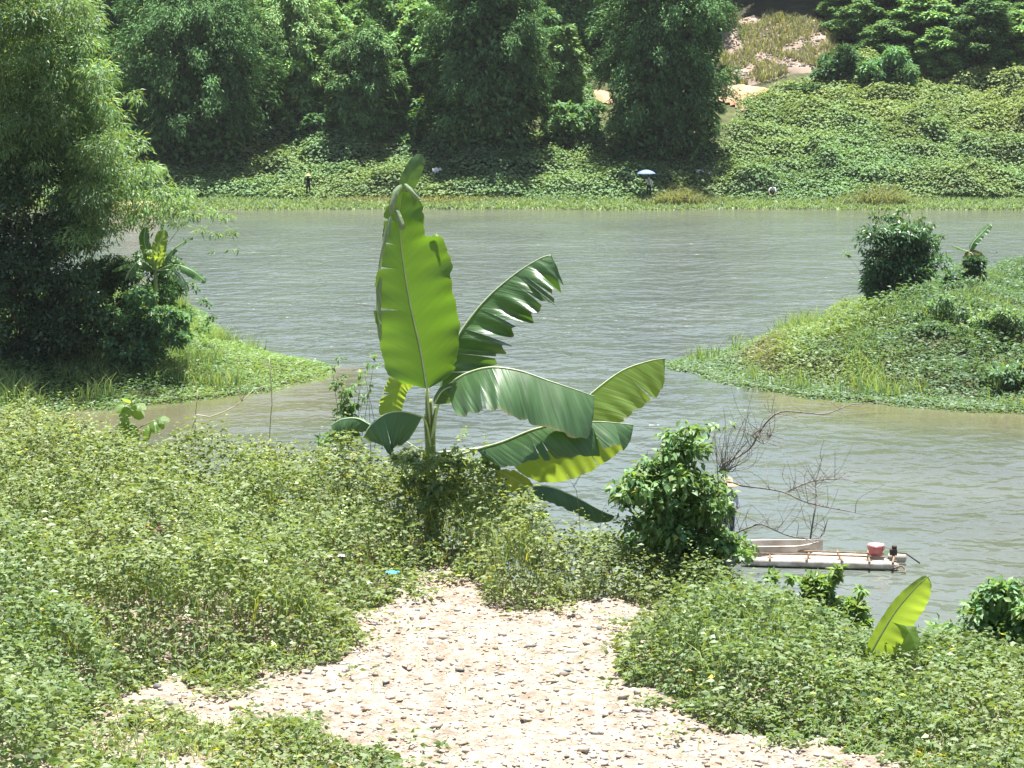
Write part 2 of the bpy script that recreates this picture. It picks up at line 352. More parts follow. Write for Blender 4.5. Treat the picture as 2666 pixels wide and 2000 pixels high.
# water
def water_material():
    m, nt, n, l, b, out = new_mat('river_water')
    tc = n.new('ShaderNodeTexCoord')
    at = n.new('ShaderNodeVertexColor'); at.layer_name = 'col'      # r: how rough the wind makes it (calm in the lee of the banks)
    sep = n.new('ShaderNodeSeparateColor'); l.new(at.outputs[0], sep.inputs[0])
    def nz(scale, sx, sy, rot, detail):
        mp = n.new('ShaderNodeMapping'); mp.inputs['Scale'].default_value = (sx, sy, 1); mp.inputs['Rotation'].default_value = (0, 0, rot)
        l.new(tc.outputs['Object'], mp.inputs['Vector'])
        t = n.new('ShaderNodeTexNoise'); t.inputs['Scale'].default_value = scale; t.inputs['Detail'].default_value = detail; t.inputs['Roughness'].default_value = 0.5
        t.inputs['Distortion'].default_value = 0.4
        l.new(mp.outputs[0], t.inputs['Vector']); return t
    a = nz(0.62, 0.95, 1.0, 0.15, 2); c = nz(1.7, 1.0, 1.0, -0.2, 2); g = nz(0.05, 1, 2.0, 0.1, 2)
    ad = n.new('ShaderNodeMath'); ad.operation = 'MULTIPLY_ADD'; l.new(c.outputs[0], ad.inputs[0]); ad.inputs[1].default_value = 0.34; l.new(a.outputs[0], ad.inputs[2])
    gr = n.new('ShaderNodeMapRange'); gr.inputs[1].default_value = 0.35; gr.inputs[2].default_value = 0.6; gr.inputs[3].default_value = 0.6; gr.inputs[4].default_value = 1.0
    l.new(g.outputs[0], gr.inputs[0])
    ml = n.new('ShaderNodeMath'); ml.operation = 'MULTIPLY'; l.new(gr.outputs[0], ml.inputs[0]); l.new(sep.outputs[0], ml.inputs[1])
    hh = n.new('ShaderNodeMath'); hh.operation = 'MULTIPLY'; l.new(ad.outputs[0], hh.inputs[0]); l.new(ml.outputs[0], hh.inputs[1])
    bp = n.new('ShaderNodeBump'); bp.inputs['Strength'].default_value = 1.0; bp.inputs['Distance'].default_value = WAVE
    l.new(hh.outputs[0], bp.inputs['Height']); l.new(bp.outputs[0], b.inputs['Normal'])
    cn = nz(0.12, 1, 1, 0, 3)
    cr = n.new('ShaderNodeMapRange'); cr.inputs[1].default_value = 0.3; cr.inputs[2].default_value = 0.7; cr.inputs[3].default_value = 0.85; cr.inputs[4].default_value = 1.15
    l.new(cn.outputs[0], cr.inputs[0])
    mc_ = n.new('ShaderNodeMix'); mc_.data_type = 'RGBA'; l.new(sep.outputs[1], mc_.inputs[0])     # g: silt stirred up along the banks
    mc_.inputs[6].default_value = (0.100, 0.120, 0.108, 1); mc_.inputs[7].default_value = (0.108, 0.102, 0.060, 1)
    vm = n.new('ShaderNodeVectorMath'); vm.operation = 'SCALE'; l.new(mc_.outputs[2], vm.inputs[0]); l.new(cr.outputs[0], vm.inputs['Scale'])
    l.new(vm.outputs[0], b.inputs['Base Color'])
    b.inputs['Roughness'].default_value = 0.13; b.inputs['IOR'].default_value = 1.333
    return m
WAVE = 0.68
wx = np.concatenate([-np.geomspace(800, 41, 12), np.arange(-40, 40.1, 1.0), np.geomspace(41, 800, 12)]); wy = np.concatenate([np.arange(18, 172.1, 1.2)])
wgx, wgy = np.meshgrid(wx, wy)
lsd = np.maximum(poly_sd(wgx, wgy, LEFT_POLY), 0) ; wcalm = np.ones(wgx.shape)
dl = -poly_sd(wgx, wgy, LEFT_POLY); dr = -poly_sd(wgx, wgy, RIGHT_POLY)
near_l = (wgy < 80) & (wgx < -5); near_r = (wgy < 78) & (wgx > 8)
wcalm = np.where(near_l, np.minimum(wcalm, 0.12 + 0.88 * sstep(1.0, 12.0, dl)), wcalm)
wcalm = np.where(near_r, np.minimum(wcalm, 0.15 + 0.85 * sstep(1.0, 9.0, dr)), wcalm)
wcalm *= 0.30 + 0.70 * sstep(2, 26, far_shore(wgx) - wgy)
wcalm *= lerp(0.42, 1.0, sstep(52, 82, wgy))
wsilt = np.clip(np.maximum(np.where(near_l, 1 - sstep(1, 14, dl), 0), np.where(near_r, 1 - sstep(0.5, 7, dr), 0)) + 0.55 * (1 - sstep(0, 16, far_shore(wgx) - wgy)) + 0.45 * sstep(5, 13, wgx) * (1 - sstep(56, 74, wgy)), 0, 1)
wi = np.arange(wgx.size).reshape(wgx.shape)
wq = np.stack([wi[:-1, :-1], wi[:-1, 1:], wi[1:, 1:], wi[1:, :-1]], -1).reshape(-1, 4)
water = mesh_obj('water', np.stack([wgx, wgy, wgx * 0], -1).reshape(-1, 3), None, water_material(), cols=np.stack([wcalm, wsilt, wcalm * 0], -1).reshape(-1, 3), quads=wq, smooth=True)
tag(water, kind='structure')

# ------------------------------------------------------------------ foliage builders
def vary(base, n, amt=0.25, yellow=0.0, seed=None):
    r = RNG if seed is None else np.random.default_rng(seed)
    k = r.normal(1.0, amt, (n, 1)).clip(0.45, 1.8)
    c = np.asarray(base, float)[None] * k
    h = r.normal(0, 0.10, (n, 1)); c = c * np.concatenate([1 + h, np.ones((n, 1)), 1 - h], 1)
    if yellow > 0:
        ysel = r.random(n) < yellow
        c[ysel] = np.array([0.34, 0.30, 0.05]) * r.uniform(0.5, 1.1, (ysel.sum(), 1))
    return np.clip(c, 0.004, 0.85)
def rand_dirs(n, r=None):
    r = r or RNG; v = r.normal(size=(n, 3)); return unit(v)
def clump_leaves(centers, radii, per, L, W, flat=0.7, droop=0.5, upn=0.8, shell=(0.35, 1.0), seed=1, taper=None):
    """leaves spread through clumps: returns pos, axis, nrm, L, W"""
    r = np.random.default_rng(seed); centers = np.asarray(centers); radii = np.asarray(radii)
    cnt = np.maximum(3, (per * (radii / radii.mean()) ** 2)).astype(int); idx = np.repeat(np.arange(len(centers)), cnt); n = len(idx)
    d = rand_dirs(n, r); d[:, 2] = np.where(r.random(n) < 0.65, np.abs(d[:, 2]), d[:, 2])
    rr = r.uniform(shell[0] ** 2, shell[1] ** 2, n) ** 0.5
    pos = centers[idx] + d * (radii[idx] * rr)[:, None] * np.array([1, 1, flat])
    ax = d * np.array([1, 1, 0.6]) + rand_dirs(n, r) * 0.7; ax[:, 2] -= droop
    nr = np.array([0, 0, upn]) + d * 0.45 + rand_dirs(n, r) * 0.55
    k = r.uniform(0.65, 1.3, n)
    return pos, ax, nr, L * k, W * k * r.uniform(0.8, 1.2, n), idx

def sun_open(n): return n

# ---------- bamboo clumps of the far bank
def bamboo_clump(u0, u1, vbase, y, H, label, seed, col, per=105, nclump=190, lean=0.0, base_frac=0.86, group=None):
    r = np.random.default_rng(seed)
    b = P((u0 + u1) / 2, vbase, y); b[2] = float(ground_z(b[0], b[1]))
    R = (u1 - u0) / F * y / 2
    t = thing('bamboo_clump', b, label, 'bamboo', group)
    # culms
    items = []
    for k in range(16):
        a = r.uniform(0, 2 * np.pi); q = r.uniform(0.1, 0.75); o = r.uniform(0, 0.4) * R
        p0 = b + [math.cos(a) * o, math.sin(a) * o, -0.2]; h = H * r.uniform(0.7, 0.98)
        p1 = b + [math.cos(a) * (o + 0.25 * q * R), math.sin(a) * (o + 0.25 * q * R), h * 0.6]
        p2 = b + [math.cos(a) * (o + q * R * 0.7), math.sin(a) * (o + q * R * 0.7), h]
        items.append((spline([p0, p1, p2], 9), np.linspace(0.07, 0.015, 9)))
    tubes('culm', items, M['culm'], t, 5)
    # foliage: arching plumes that droop at the tip, thrown out from the culms
    npl = int(nclump * 0.95); h = r.uniform(0.06, 1.0, npl) ** 0.9; a = r.uniform(0, 2 * np.pi, npl)
    prof = np.interp(h, [0, 0.15, 0.45, 0.7, 0.88, 1.0], [base_frac, base_frac + 0.08, 1.0, 0.94, 0.70, 0.30]) * (1 + 0.13 * np.sin(a * 3 + seed + h * 5) + 0.10 * np.sin(a * 5 - h * 9 + seed)) + r.normal(0, 0.07, npl)
    ln = R * r.uniform(0.35, 0.75, npl); reach = R * prof * r.uniform(0.80, 1.06, npl); q0 = np.maximum(reach - ln, 0.05 * R)
    per_ = int(per * 2.2); ip = np.repeat(np.arange(npl), per_); n_ = len(ip); f = r.uniform(0, 1, n_) ** 0.75
    rad_ = q0[ip] + (reach - q0)[ip] * np.sin(f * 1.45) / math.sin(1.45); zz = h[ip] * H + ln[ip] * (0.55 * np.sin(f * 2.4) - 0.30 * f ** 2.2)
    aa = a[ip] + r.normal(0, 0.03, n_); wdt = ln[ip] * (0.12 + 0.24 * np.sin(np.pi * np.clip(f, 0.05, 0.97)))
    pos = b + np.stack([np.cos(aa) * rad_ + lean * h[ip] * R, np.sin(aa) * rad_, zz], 1) + rand_dirs(n_, r) * (wdt * r.uniform(0.1, 1, n_))[:, None] * [1, 1, 0.7]
    ax = np.stack([np.cos(aa), np.sin(aa), -0.15 - 0.45 * f], 1) + rand_dirs(n_, r) * 0.8
    nr = np.stack([0.35 * np.cos(aa), 0.35 * np.sin(aa), 0.8 + 0 * f], 1) + rand_dirs(n_, r) * 0.5
    L = 0.34 * r.uniform(0.6, 1.35, n_); W = L * r.uniform(0.22, 0.36, n_)
    tone = r.normal(1, 0.2, npl).clip(0.5, 1.6)[ip][:, None]
    col_ = vary(col, n_, 0.2, 0.005, seed + 3) * tone
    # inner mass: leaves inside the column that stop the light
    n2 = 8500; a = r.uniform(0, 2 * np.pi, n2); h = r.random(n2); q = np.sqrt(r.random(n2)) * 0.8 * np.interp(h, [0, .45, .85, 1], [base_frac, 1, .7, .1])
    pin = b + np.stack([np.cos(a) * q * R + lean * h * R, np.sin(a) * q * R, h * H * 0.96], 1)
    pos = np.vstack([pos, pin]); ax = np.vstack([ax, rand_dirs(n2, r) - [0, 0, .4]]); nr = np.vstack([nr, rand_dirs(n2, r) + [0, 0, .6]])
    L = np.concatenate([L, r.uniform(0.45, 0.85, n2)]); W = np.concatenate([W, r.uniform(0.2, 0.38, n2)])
    col_ = np.vstack([col_, vary(col, n2, 0.2, 0, seed + 9) * 0.8])  # inner leaves coloured darker, deepening the shade inside the clump
    pos[:, 2] = np.maximum(pos[:, 2], ground_z(pos[:, 0], pos[:, 1]) + 0.03)
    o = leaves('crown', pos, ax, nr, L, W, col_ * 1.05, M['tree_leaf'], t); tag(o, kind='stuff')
    return t
BG = (0.075, 0.135, 0.045)
bamboo_clump(300, 715, 418, 171, 12.5, 'broad dark bamboo clump leaning over the bank behind the person in black', 11, (0.072, 0.13, 0.042), nclump=210)
bamboo_clump(845, 1045, 392, 173, 9.0, 'smallest, pale green bamboo clump between two large dark clumps', 12, (0.105, 0.17, 0.06), nclump=110, base_frac=0.72)
bamboo_clump(1105, 1430, 402, 171, 15.5, 'tall upright dark bamboo clump next to a grassy gap in the trees', 13, BG, nclump=210)
bamboo_clump(1548, 1912, 428, 171, 16.5, 'tall dense bamboo clump behind the person with the umbrella', 14, BG, nclump=230)

bamboo_clump(640, 885, 350, 178, 10.5, 'pale feathery bamboo in the gap behind the broad dark clump and the smallest clump', 15, (0.20, 0.28, 0.10), nclump=130)
bamboo_clump(1015, 1135, 345, 178, 7.5, 'low pale bamboo in the gap behind the smallest clump and the upright clump', 16, (0.20, 0.28, 0.10), nclump=70)
bamboo_clump(1425, 1520, 330, 180, 7.0, 'slender pale bamboo at the side of the grassy gap', 17, (0.19, 0.27, 0.10), nclump=50)

# ---------- broadleaf forest trees: prototypes, then copies
def tree_proto(seed, H, R, col, L=0.42, W=0.24, nclump=80, per=150, trunk_r=0.14, low=0.12):
    r = np.random.default_rng(seed)
    t = bpy.data.objects.new('forest_tree', None); COL.objects.link(t); t.location = (0, 0, 0)
    lean = r.normal(0, 0.05, 2)
    top = np.array([lean[0] * H, lean[1] * H, H * 0.82])
    stem = spline([[0, 0, -0.6], [top[0] * 0.2, top[1] * 0.2 + 0.1, H * 0.35], top], 10)
    items = [(stem, np.linspace(trunk_r, trunk_r * 0.25, 10))]
    C = []; Rr = []
    for k in range(nclump):
        h = r.uniform(low, 1.0); a = r.uniform(0, 2 * np.pi)
        prof = math.sin(math.pi * min(1, (h - low) / (1 - low) * 0.86 + 0.14)) ** 0.6
        q = math.sqrt(r.uniform(0.12, 1)) * prof * (1 + 0.2 * math.sin(2 * a + seed))
        c = np.array([math.cos(a) * q * R, math.sin(a) * q * R, h * H]) + [lean[0] * h * H, lean[1] * h * H, 0]
        C.append(c); Rr.append(R * r.uniform(0.16, 0.30))
        if k % 6 == 0:
            s = stem[min(9, int(max(0.2, h - 0.22) * 9))]
            items.append((spline([s, (s + c) / 2 + [0, 0, 0.2], c], 5), np.linspace(trunk_r * 0.45, 0.015, 5)))
    tubes('trunk', items, M['bark'], t, 5)
    pos, ax, nr, LL, WW, idx = clump_leaves(C, Rr, per, L, W, 0.75, 0.35, 0.9, (0.25, 1.0), seed + 1)
    tone = np.random.default_rng(seed + 2).normal(1, 0.13, len(C))[idx][:, None]
    o = leaves('crown', pos, ax, nr, LL, WW, vary(col, len(pos), 0.22, 0.01, seed + 3) * tone * 1.25, M['far_leaf'], t); tag(o, kind='stuff')
    return t
def copy_tree(root, name=None):
    c = root.copy(); COL.objects.link(c)
    for ch in root.children:
        d = ch.copy(); COL.objects.link(d); d.parent = c
    return c
protos = [tree_proto(101, 11, 3.6, (0.065, 0.115, 0.045)), tree_proto(102, 12.5, 3.0, (0.085, 0.14, 0.052), low=0.2),
          tree_proto(103, 9, 3.9, (0.098, 0.155, 0.055)), tree_proto(104, 9.5, 3.4, (0.135, 0.205, 0.075), L=0.55, W=0.32), tree_proto(105, 13.5, 2.6, (0.052, 0.10, 0.035), low=0.5, nclump=50)]
used = [False] * len(protos)
FOREST = []
rf = np.random.default_rng(5)
for row, (yy, u0, u1, step) in enumerate([(178.5, -80, 1120, 165), (185, -120, 1460, 150), (192, -60, 1860, 140), (200, -130, 1900, 150), (207, 1900, 2200, 95)]):
    for u in np.arange(u0, u1, step):
        uu = u + rf.uniform(-40, 40); y = yy + rf.uniform(-2.5, 2.5)
        if 1430 < uu < 1550 and y < 189: continue
        kk = int(rf.integers(0, 3)); FOREST.append((uu, y, 3 if (row <= 2 and (720 < uu < 900 or 1020 < uu < 1130)) else kk, rf.uniform(0.55, 0.95), row))
for u, y, k, s in ([(uu, yy + d, kk, ss2) for yy, us in ((190.5, (2440, 2540, 2640)), (193.5, (2300, 2390, 2490, 2590, 2690)), (197, (2230, 2330, 2430, 2530, 2640)), (201, (2190, 2280, 2380, 2480, 2580, 2680)), (206, (2220, 2320, 2430, 2540, 2650))) for i, uu in enumerate(us) for d, kk, ss2 in [((i % 3) - 1.0, (3, 2, 3, 0)[(i + int(yy)) % 4], 0.40 + 0.05 * ((i * 7) % 4))]] +
                   [(1490, 191, 4, 0.9), (1530, 193, 4, 1.0), (2060, 205, 4, 0.8), (2110, 206, 4, 0.8)]):
    FOREST.append((u, y, k, s, 9))
ADJ = ['dark green broadleaf', 'slim mid green', 'rounded mid green', 'bright large-leaved', 'thin-trunked high-crowned']
def where_text(u, row):
    place = ('beyond the feathery bamboo of the left spit' if u < 300 else 'behind the broad dark bamboo clump' if u < 760 else 'behind the smallest bamboo clump' if u < 1080 else
             'behind the upright bamboo clump' if u < 1430 else 'above the grassy gap in the bamboo' if u < 1560 else 'behind the bamboo clump nearest the umbrella' if u < 1890 else 'above the rocky bare slope' if u < 2170 else 'at the wood edge above the creeper slope')
    return place, ('low on the hillside' if row <= 1 else 'higher on the hillside')
for (u, y, k, s, row) in FOREST:
    p = P(u, 300, y); z = float(ground_z(p[0], p[1]))
    o = protos[k] if not used[k] else copy_tree(protos[k]); used[k] = True
    o.location = (p[0], p[1], z - 0.15); o.rotation_euler = (0, 0, rf.uniform(0, 6.28)); k_ = 1.75 if (row == 9 and u > 2170) else 1.0; o.scale = (s * k_, s * k_, s * rf.uniform(0.9, 1.1))
    pl, hi = where_text(u, row); txt = ADJ[k] + ' tree ' + (pl if row == 9 or u > 1890 else hi + ' ' + pl)
    tag(o, txt, 'tree', 'trees ' + pl)

# ---------- shrubs with explicit masses
def shrub(name, label, cat, y, blobs, col, L, W, per, seed, mat='leaf', base=None, flat=0.8, droop=0.4, depth=0.8, stems=5, yellow=0.01, stem_r=0.02, group=None, upn=0.8, bark='bark', rich=False, tonev=0.12, shell=(0.3, 1.0), bulk=1.0):
    """blobs: (u, v, radius px) foliage masses; depth: how far they spread along the view as a share of their spread across"""
    r = np.random.default_rng(seed); blobs = np.array(blobs, float); blobs[:, 2] *= bulk
    if base is None: base = (blobs[:, 0].mean(), blobs[:, 1].max())
    b = P(base[0], base[1], y); b[2] = float(ground_z(b[0], b[1]))
    t = thing(name, b, label, cat, group)
    C = []; R = []
    spread = (blobs[:, 0].max() - blobs[:, 0].min()) / F * y * 0.5 * depth
    for (u, v, rad) in blobs:
        m = max(2, int(round(2 + rad / 40)))
        rw = rad / F * y
        for k in range(m):
            C.append(P(u + r.normal(0, 0.45) * rad, v + r.normal(0, 0.45) * rad, y + r.uniform(-1, 1) * max(spread, rw))); R.append(rw * r.uniform(0.55, 0.85))
    C = np.array(C); items = []
    for k in range(stems):
        c = C[r.integers(len(C))]
        items.append((spline([b + [r.normal(0, .15) * spread, r.normal(0, .15) * spread, -0.1], (b + c) / 2 + rand_dirs(1, r)[0] * 0.12 * np.linalg.norm(c - b), c], 8), np.linspace(stem_r, stem_r * 0.3, 8)))
    tubes('stem', items, M[bark], t, 5)
    pos, ax, nr, LL, WW, idx = clump_leaves(C, R, per, L, W, flat, droop, upn, shell, seed + 1)
    tone = np.random.default_rng(seed + 2).normal(1, tonev, len(C))[idx][:, None]
    gzv = ground_z(pos[:, 0], pos[:, 1]) + 0.01
    pos[:, 2] = np.maximum(pos[:, 2], gzv)
    o = leaves('crown', pos, ax, nr, LL, WW, vary(col, len(pos), 0.22, yellow, seed + 3) * tone, M[mat], t, rich=rich); tag(o, kind='stuff')
    return t
def fill_blobs(seed, n, box, rad, inside=None):
    r = np.random.default_rng(seed); out = []
    while len(out) < n:
        u = r.uniform(box[0], box[2]); v = r.uniform(box[1], box[3])
        if inside is None or inside(u, v): out.append((u, v, r.uniform(*rad)))
    return out

# far hillside shrubs on the right slope
shrub('hillside_shrub', 'dark rounded shrub above the slope beside a pale bare-twigged shrub', 'shrub', 187, [(2130, 185, 40), (2165, 160, 35), (2190, 195, 40), (2150, 215, 35), (2215, 150, 28)], (0.06, 0.11, 0.045), 0.42, 0.24, 170, 201, 'far_leaf', base=(2160, 245), depth=0.7)
shrub('hillside_shrub', 'pale green feathery shrub at the wood edge above the slope', 'shrub', 186, [(2310, 150, 30), (2340, 175, 38), (2290, 190, 36), (2370, 190, 34), (2330, 215, 40), (2270, 220, 34), (2250, 235, 26)], (0.10, 0.18, 0.075), 0.5, 0.22, 170, 202, 'far_leaf', base=(2310, 250), depth=0.7)
shrub('hillside_shrub', 'small dark bush at the end of the orange bare soil', 'shrub', 184, [(2110, 240, 22), (2085, 232, 16), (2125, 228, 16)], (0.055, 0.10, 0.04), 0.35, 0.22, 110, 203, 'far_leaf', base=(2108, 258))
shrub('gap_shrub', 'leafy pale shrub in the grassy gap between two tall bamboo clumps', 'shrub', 173, [(1470, 330, 40), (1510, 300, 35), (1440, 370, 35), (1500, 370, 40), (1530, 340, 30), (1460, 280, 25)], (0.095, 0.165, 0.06), 0.5, 0.28, 110, 204, 'far_leaf', base=(1480, 410), depth=0.5)
shrub('gap_shrub', 'round pale shrub in the gap beside the smallest bamboo clump', 'shrub', 172, [(1085, 330, 34), (1070, 370, 34), (1095, 295, 22), (1060, 350, 30)], (0.10, 0.17, 0.055), 0.45, 0.25, 120, 205, 'far_leaf', base=(1078, 405), depth=0.6)
shrub('gap_shrub', 'leafy shrub in the gap beside the broad bamboo clump', 'shrub', 172, [(790, 350, 34), (770, 380, 34), (815, 330, 28), (830, 370, 30)], (0.08, 0.15, 0.06), 0.45, 0.28, 120, 206, 'far_leaf', base=(795, 402), depth=0.6)
for k, (u, v) in enumerate([(20, 120), (180, 60), (420, 60), (560, 90)]):
    pass

# ---------- creepers on the far bank
def scatter_cover(name, n, xr, yr, keep, hfun, L, W, colfun, mat, seed, up=0.9, tilt=0.5, depth=0.25, gz=ground_z, droop=0.15, rich=False, axis_up=0.0, face=None, fuzz=0.0):
    r = np.random.default_rng(seed); x = r.uniform(xr[0], xr[1], n); y = r.uniform(yr[0], yr[1], n)
    m = keep(x, y, r); x = x[m]; y = y[m]; n = len(x)
    h = hfun(x, y); z = gz(x, y) + np.maximum(0.01, h - r.exponential(depth, n) * np.minimum(1, h / 0.3))
    if face is not None:      # leaves all the way down the front of the mass
        f = face(x, y); z = np.where(r.random(n) < f, gz(x, y) + 0.01 + h * r.random(n), z)
    z = z + (r.exponential(fuzz, n) if fuzz > 0 else 0) * np.minimum(1, h / 0.25)
    pos = np.stack([x, y, z], 1)
    # canopy normal
    e = 0.12; hx = (hfun(x + e, y) - hfun(x - e, y)) / (2 * e); hy = (hfun(x, y + e) - hfun(x, y - e)) / (2 * e)
    nr = np.stack([-hx * 0.6, -hy * 0.6, np.full(n, up)], 1) + rand_dirs(n, r) * tilt
    a = r.uniform(0, 2 * np.pi, n); ax = np.stack([np.cos(a), np.sin(a), np.full(n, axis_up)], 1) + np.stack([-hx, -hy, 0 * hx], 1) * 0.5
    k = r.uniform(0.5, 1.4, n)
    o = leaves(name, pos, ax, nr, L * k, W * k, colfun(x, y, n, r), mat, droop=droop, rich=rich)
    return o
def far_d(x, y): return y - far_shore(x)
def mound(x, y, s1=1.9, s2=0.6, seed=60): return 0.2 + 0.9 * fbm(x * 0.6 + y * 0.2, y, s1, seed, 2) ** 1.6 + 0.35 * (noise(x * 0.7, y, s2, seed + 5) - 0.3) + 0.9 * sstep(0.62, 0.85, noise(x, y, 3.1, 66))
def far_top(x):   # how far up the slope the creepers go, metres behind the shore
    u = U(x, 180.0, 6.0); return np.interp(u, [-300, 1430, 1460, 1540, 1560, 1880, 1960, 2150, 2300, 2700, 3000], [15, 15, 30, 30, 14, 14, 24, 30, 34, 37, 37])
def far_cols(x, y, n, r):
    u = U(x, y, 3.0); d = far_d(x, y)
    g = np.array([0.150, 0.220, 0.098]); ye = np.array([0.205, 0.240, 0.090])
    w = sstep(0.40, 0.62, fbm(x, y, 7, 90)) * 0.5 + sstep(12, 24, d) * sstep(1950, 2300, u) * 0.75 + sstep(2480, 2620, u) * sstep(6, 12, d) * 0.5
    w = np.clip(w * (0.6 + 0.8 * fbm(x, y, 2.0, 93)), 0, 1)[:, None]
    return vary((1, 1, 1), n, 0.17, 0, 9001) * (g * (1 - w) + ye * w) * (0.8 + 0.5 * fbm(x, y, 3.2, 95))[:, None]
def far_keep(x, y, r):
    d = far_d(x, y); low = 3.6 + 1.2 * fbm(x, y * 0, 4, 71) - 1.2
    return (d > low) & (d < far_top(x) + 3 * (noise(x, y, 3, 72) - 0.5)) & (np.abs(x) < 0.262 * y)
def far_h(x, y): return mound(x, y) * sstep(2.2, 5, far_d(x, y)) * 1.1
cov = scatter_cover('creeper_cover', 470000, (-46, 50), (161, 198), far_keep, far_h, 0.29, 0.19, far_cols, M['far_leaf'], 301, depth=0.20, tilt=0.5, fuzz=0.08)
tag(cov, 'green creeper and taro leaves covering the far river bank', 'ground cover', kind='stuff')
# grass along the far waterline
n = 32000; r = np.random.default_rng(41); x = r.uniform(-46, 50, n); d = r.uniform(-0.3, 5.5, n) * r.uniform(0.75, 1, n); y = far_shore(x) + d
pos = np.stack([x, y, ground_z(x, y)], 1); pos[:, 2] = np.maximum(pos[:, 2], -0.05)
u = U(x, y, 0.5)
tall = np.exp(-((u - 1770) / 70) ** 2) * (d > 1.2) * 1.6 + np.exp(-((u - 2290) / 75) ** 2) * (d > 1.2) * 1.8
H = r.uniform(0.12, 0.34, n) * (1 + tall * 1.3)
brown = np.clip(np.exp(-((u - 1080) / 190) ** 2) * sstep(0.8, 2.0, d) + 0.8 * np.exp(-((u - 1770) / 110) ** 2) * (d > 1) + 0.7 * np.exp(-((u - 2290) / 100) ** 2) * (d > 1), 0, 1)[:, None]
gc = vary((1, 1, 1), n, 0.15, 0, 42) * (np.array([0.19, 0.245, 0.115]) * (1 - brown) + brown * np.array([0.205, 0.185, 0.085]))
o = blades('bank_grass', pos, rand_dirs(n, r) * [1.3, 1.3, 0.05], H, np.full(n, 0.10), gc, M['grass']); tag(o, 'short pale grass along the far waterline', 'grass', kind='stuff')

# bare soil and rubble on the far hillside
def patch(name, uvs, y_guess, cell, mat, lift, seed, kind='structure', wob=0.6):
    pts = [P(u, v, y_guess) for u, v in uvs]; out = []
    for (u, v) in uvs:     # drop each outline point on the slope
        yy = y_guess
        for _ in range(40):
            p = P(u, v, yy); gz_ = float(ground_z(p[0], p[1])); yy += np.clip((p[2] - gz_) * 1.2, -2, 2)
        out.append(P(u, v, yy)[:2])
    x0, y0 = np.min(out, 0) - 1; x1, y1 = np.max(out, 0) + 1
    X, Y = np.meshgrid(np.arange(x0, x1, cell), np.arange(y0, y1, cell))
    s = poly_sd(X, Y, out) + (noise(X, Y, 1.1, seed) - 0.5) * wob
    Z = ground_z(X, Y) + lift + np.minimum(0, s) * 0.6
    ii = np.arange(X.size).reshape(X.shape); q = np.stack([ii[:-1, :-1], ii[:-1, 1:], ii[1:, 1:], ii[1:, :-1]], -1).reshape(-1, 4)
    ok = (s.ravel()[q] > -0.5).any(1)
    o = mesh_obj(name, np.stack([X, Y, Z], -1).reshape(-1, 3), None, mat, quads=q[ok], smooth=True); tag(o, kind=kind); return o, out
M['orange_soil'] = noise_mat('orange_soil', (0.34, 0.20, 0.11), (0.46, 0.33, 0.21), 0.8, 0.95, 0.5, 3)
M['pink_soil'] = noise_mat('pink_soil', (0.16, 0.13, 0.10), (0.36, 0.28, 0.22), 0.6, 0.95, 0.7, 2.5)
patch('bare_soil', [(1885, 245), (1930, 236), (1985, 240), (2035, 252), (1990, 264), (1950, 282), (1905, 270)], 185, 0.4, M['orange_soil'], 0.55, 5)
_, rock_poly = patch('rocky_slope', [(1890, 75), (1960, 50), (2060, 70), (2140, 60), (2150, 130), (2120, 185), (2040, 190), (1960, 215), (1915, 225), (1895, 150)], 196, 0.6, M['pink_soil'], 0.35, 6)
patch('bare_soil', [(280, 546), (330, 528), (390, 534), (400, 547)], 160, 0.4, M['orange_soil'], 0.30, 7)
patch('bare_soil', [(1495, 250), (1570, 246), (1572, 264), (1500, 262)], 184, 0.4, M['orange_soil'], 0.5, 8)

ICO = None
def ico_verts():
    global ICO
    if ICO is None:
        import bmesh
        bm = bmesh.new(); bmesh.ops.create_icosphere(bm, subdivisions=1, radius=1.0)
        ICO = (np.array([v.co[:] for v in bm.verts]), np.array([[v.index for v in f.verts] for f in bm.faces])); bm.free()
    return ICO
def stones(name, pos, size, mat, seed, cols=None, squash=0.6, parent=None, low=False):
    r = np.random.default_rng(seed); V, Fa = ico_verts(); n = len(pos)
    if low:
        V = np.array([[1, 0, 0], [-1, 0, 0], [0, 1, 0], [0, -1, 0], [0, 0, 1], [0, 0, -1.0]]); Fa = np.array([[0, 2, 4], [2, 1, 4], [1, 3, 4], [3, 0, 4], [2, 0, 5], [1, 2, 5], [3, 1, 5], [0, 3, 5]])
    k = len(V); J = r.uniform(0.72, 1.2, (n, k, 1)); S = np.stack([r.uniform(0.7, 1.35, n), r.uniform(0.6, 1.1, n), r.uniform(0.45, 0.85, n) * squash / 0.6], 1)[:, None]
    v = V[None] * J * S * size[:, None, None]
    a = r.uniform(0, 2 * np.pi, n); b = r.normal(0, 0.35, n)
    c, s = np.cos(b), np.sin(b); yy = v[..., 1] * c[:, None] - v[..., 2] * s[:, None]; zz = v[..., 1] * s[:, None] + v[..., 2] * c[:, None]; v = np.stack([v[..., 0], yy, zz], -1)
    c, s = np.cos(a), np.sin(a); xx = v[..., 0] * c[:, None] - v[..., 1] * s[:, None]; yy = v[..., 0] * s[:, None] + v[..., 1] * c[:, None]; v = np.stack([xx, yy, v[..., 2]], -1)
    v = v + pos[:, None]
    f = (np.arange(n) * k)[:, None, None] + Fa[None]
    return mesh_obj(name, v.reshape(-1, 3), None, mat, parent, cols=None if cols is None else np.repeat(cols, k, 0), quads=f.reshape(-1, 3))
M['stone'] = vcol_mat('stone', 0.95, 25, 0.5, 0.01)
r = np.random.default_rng(77); rp = np.array(rock_poly)
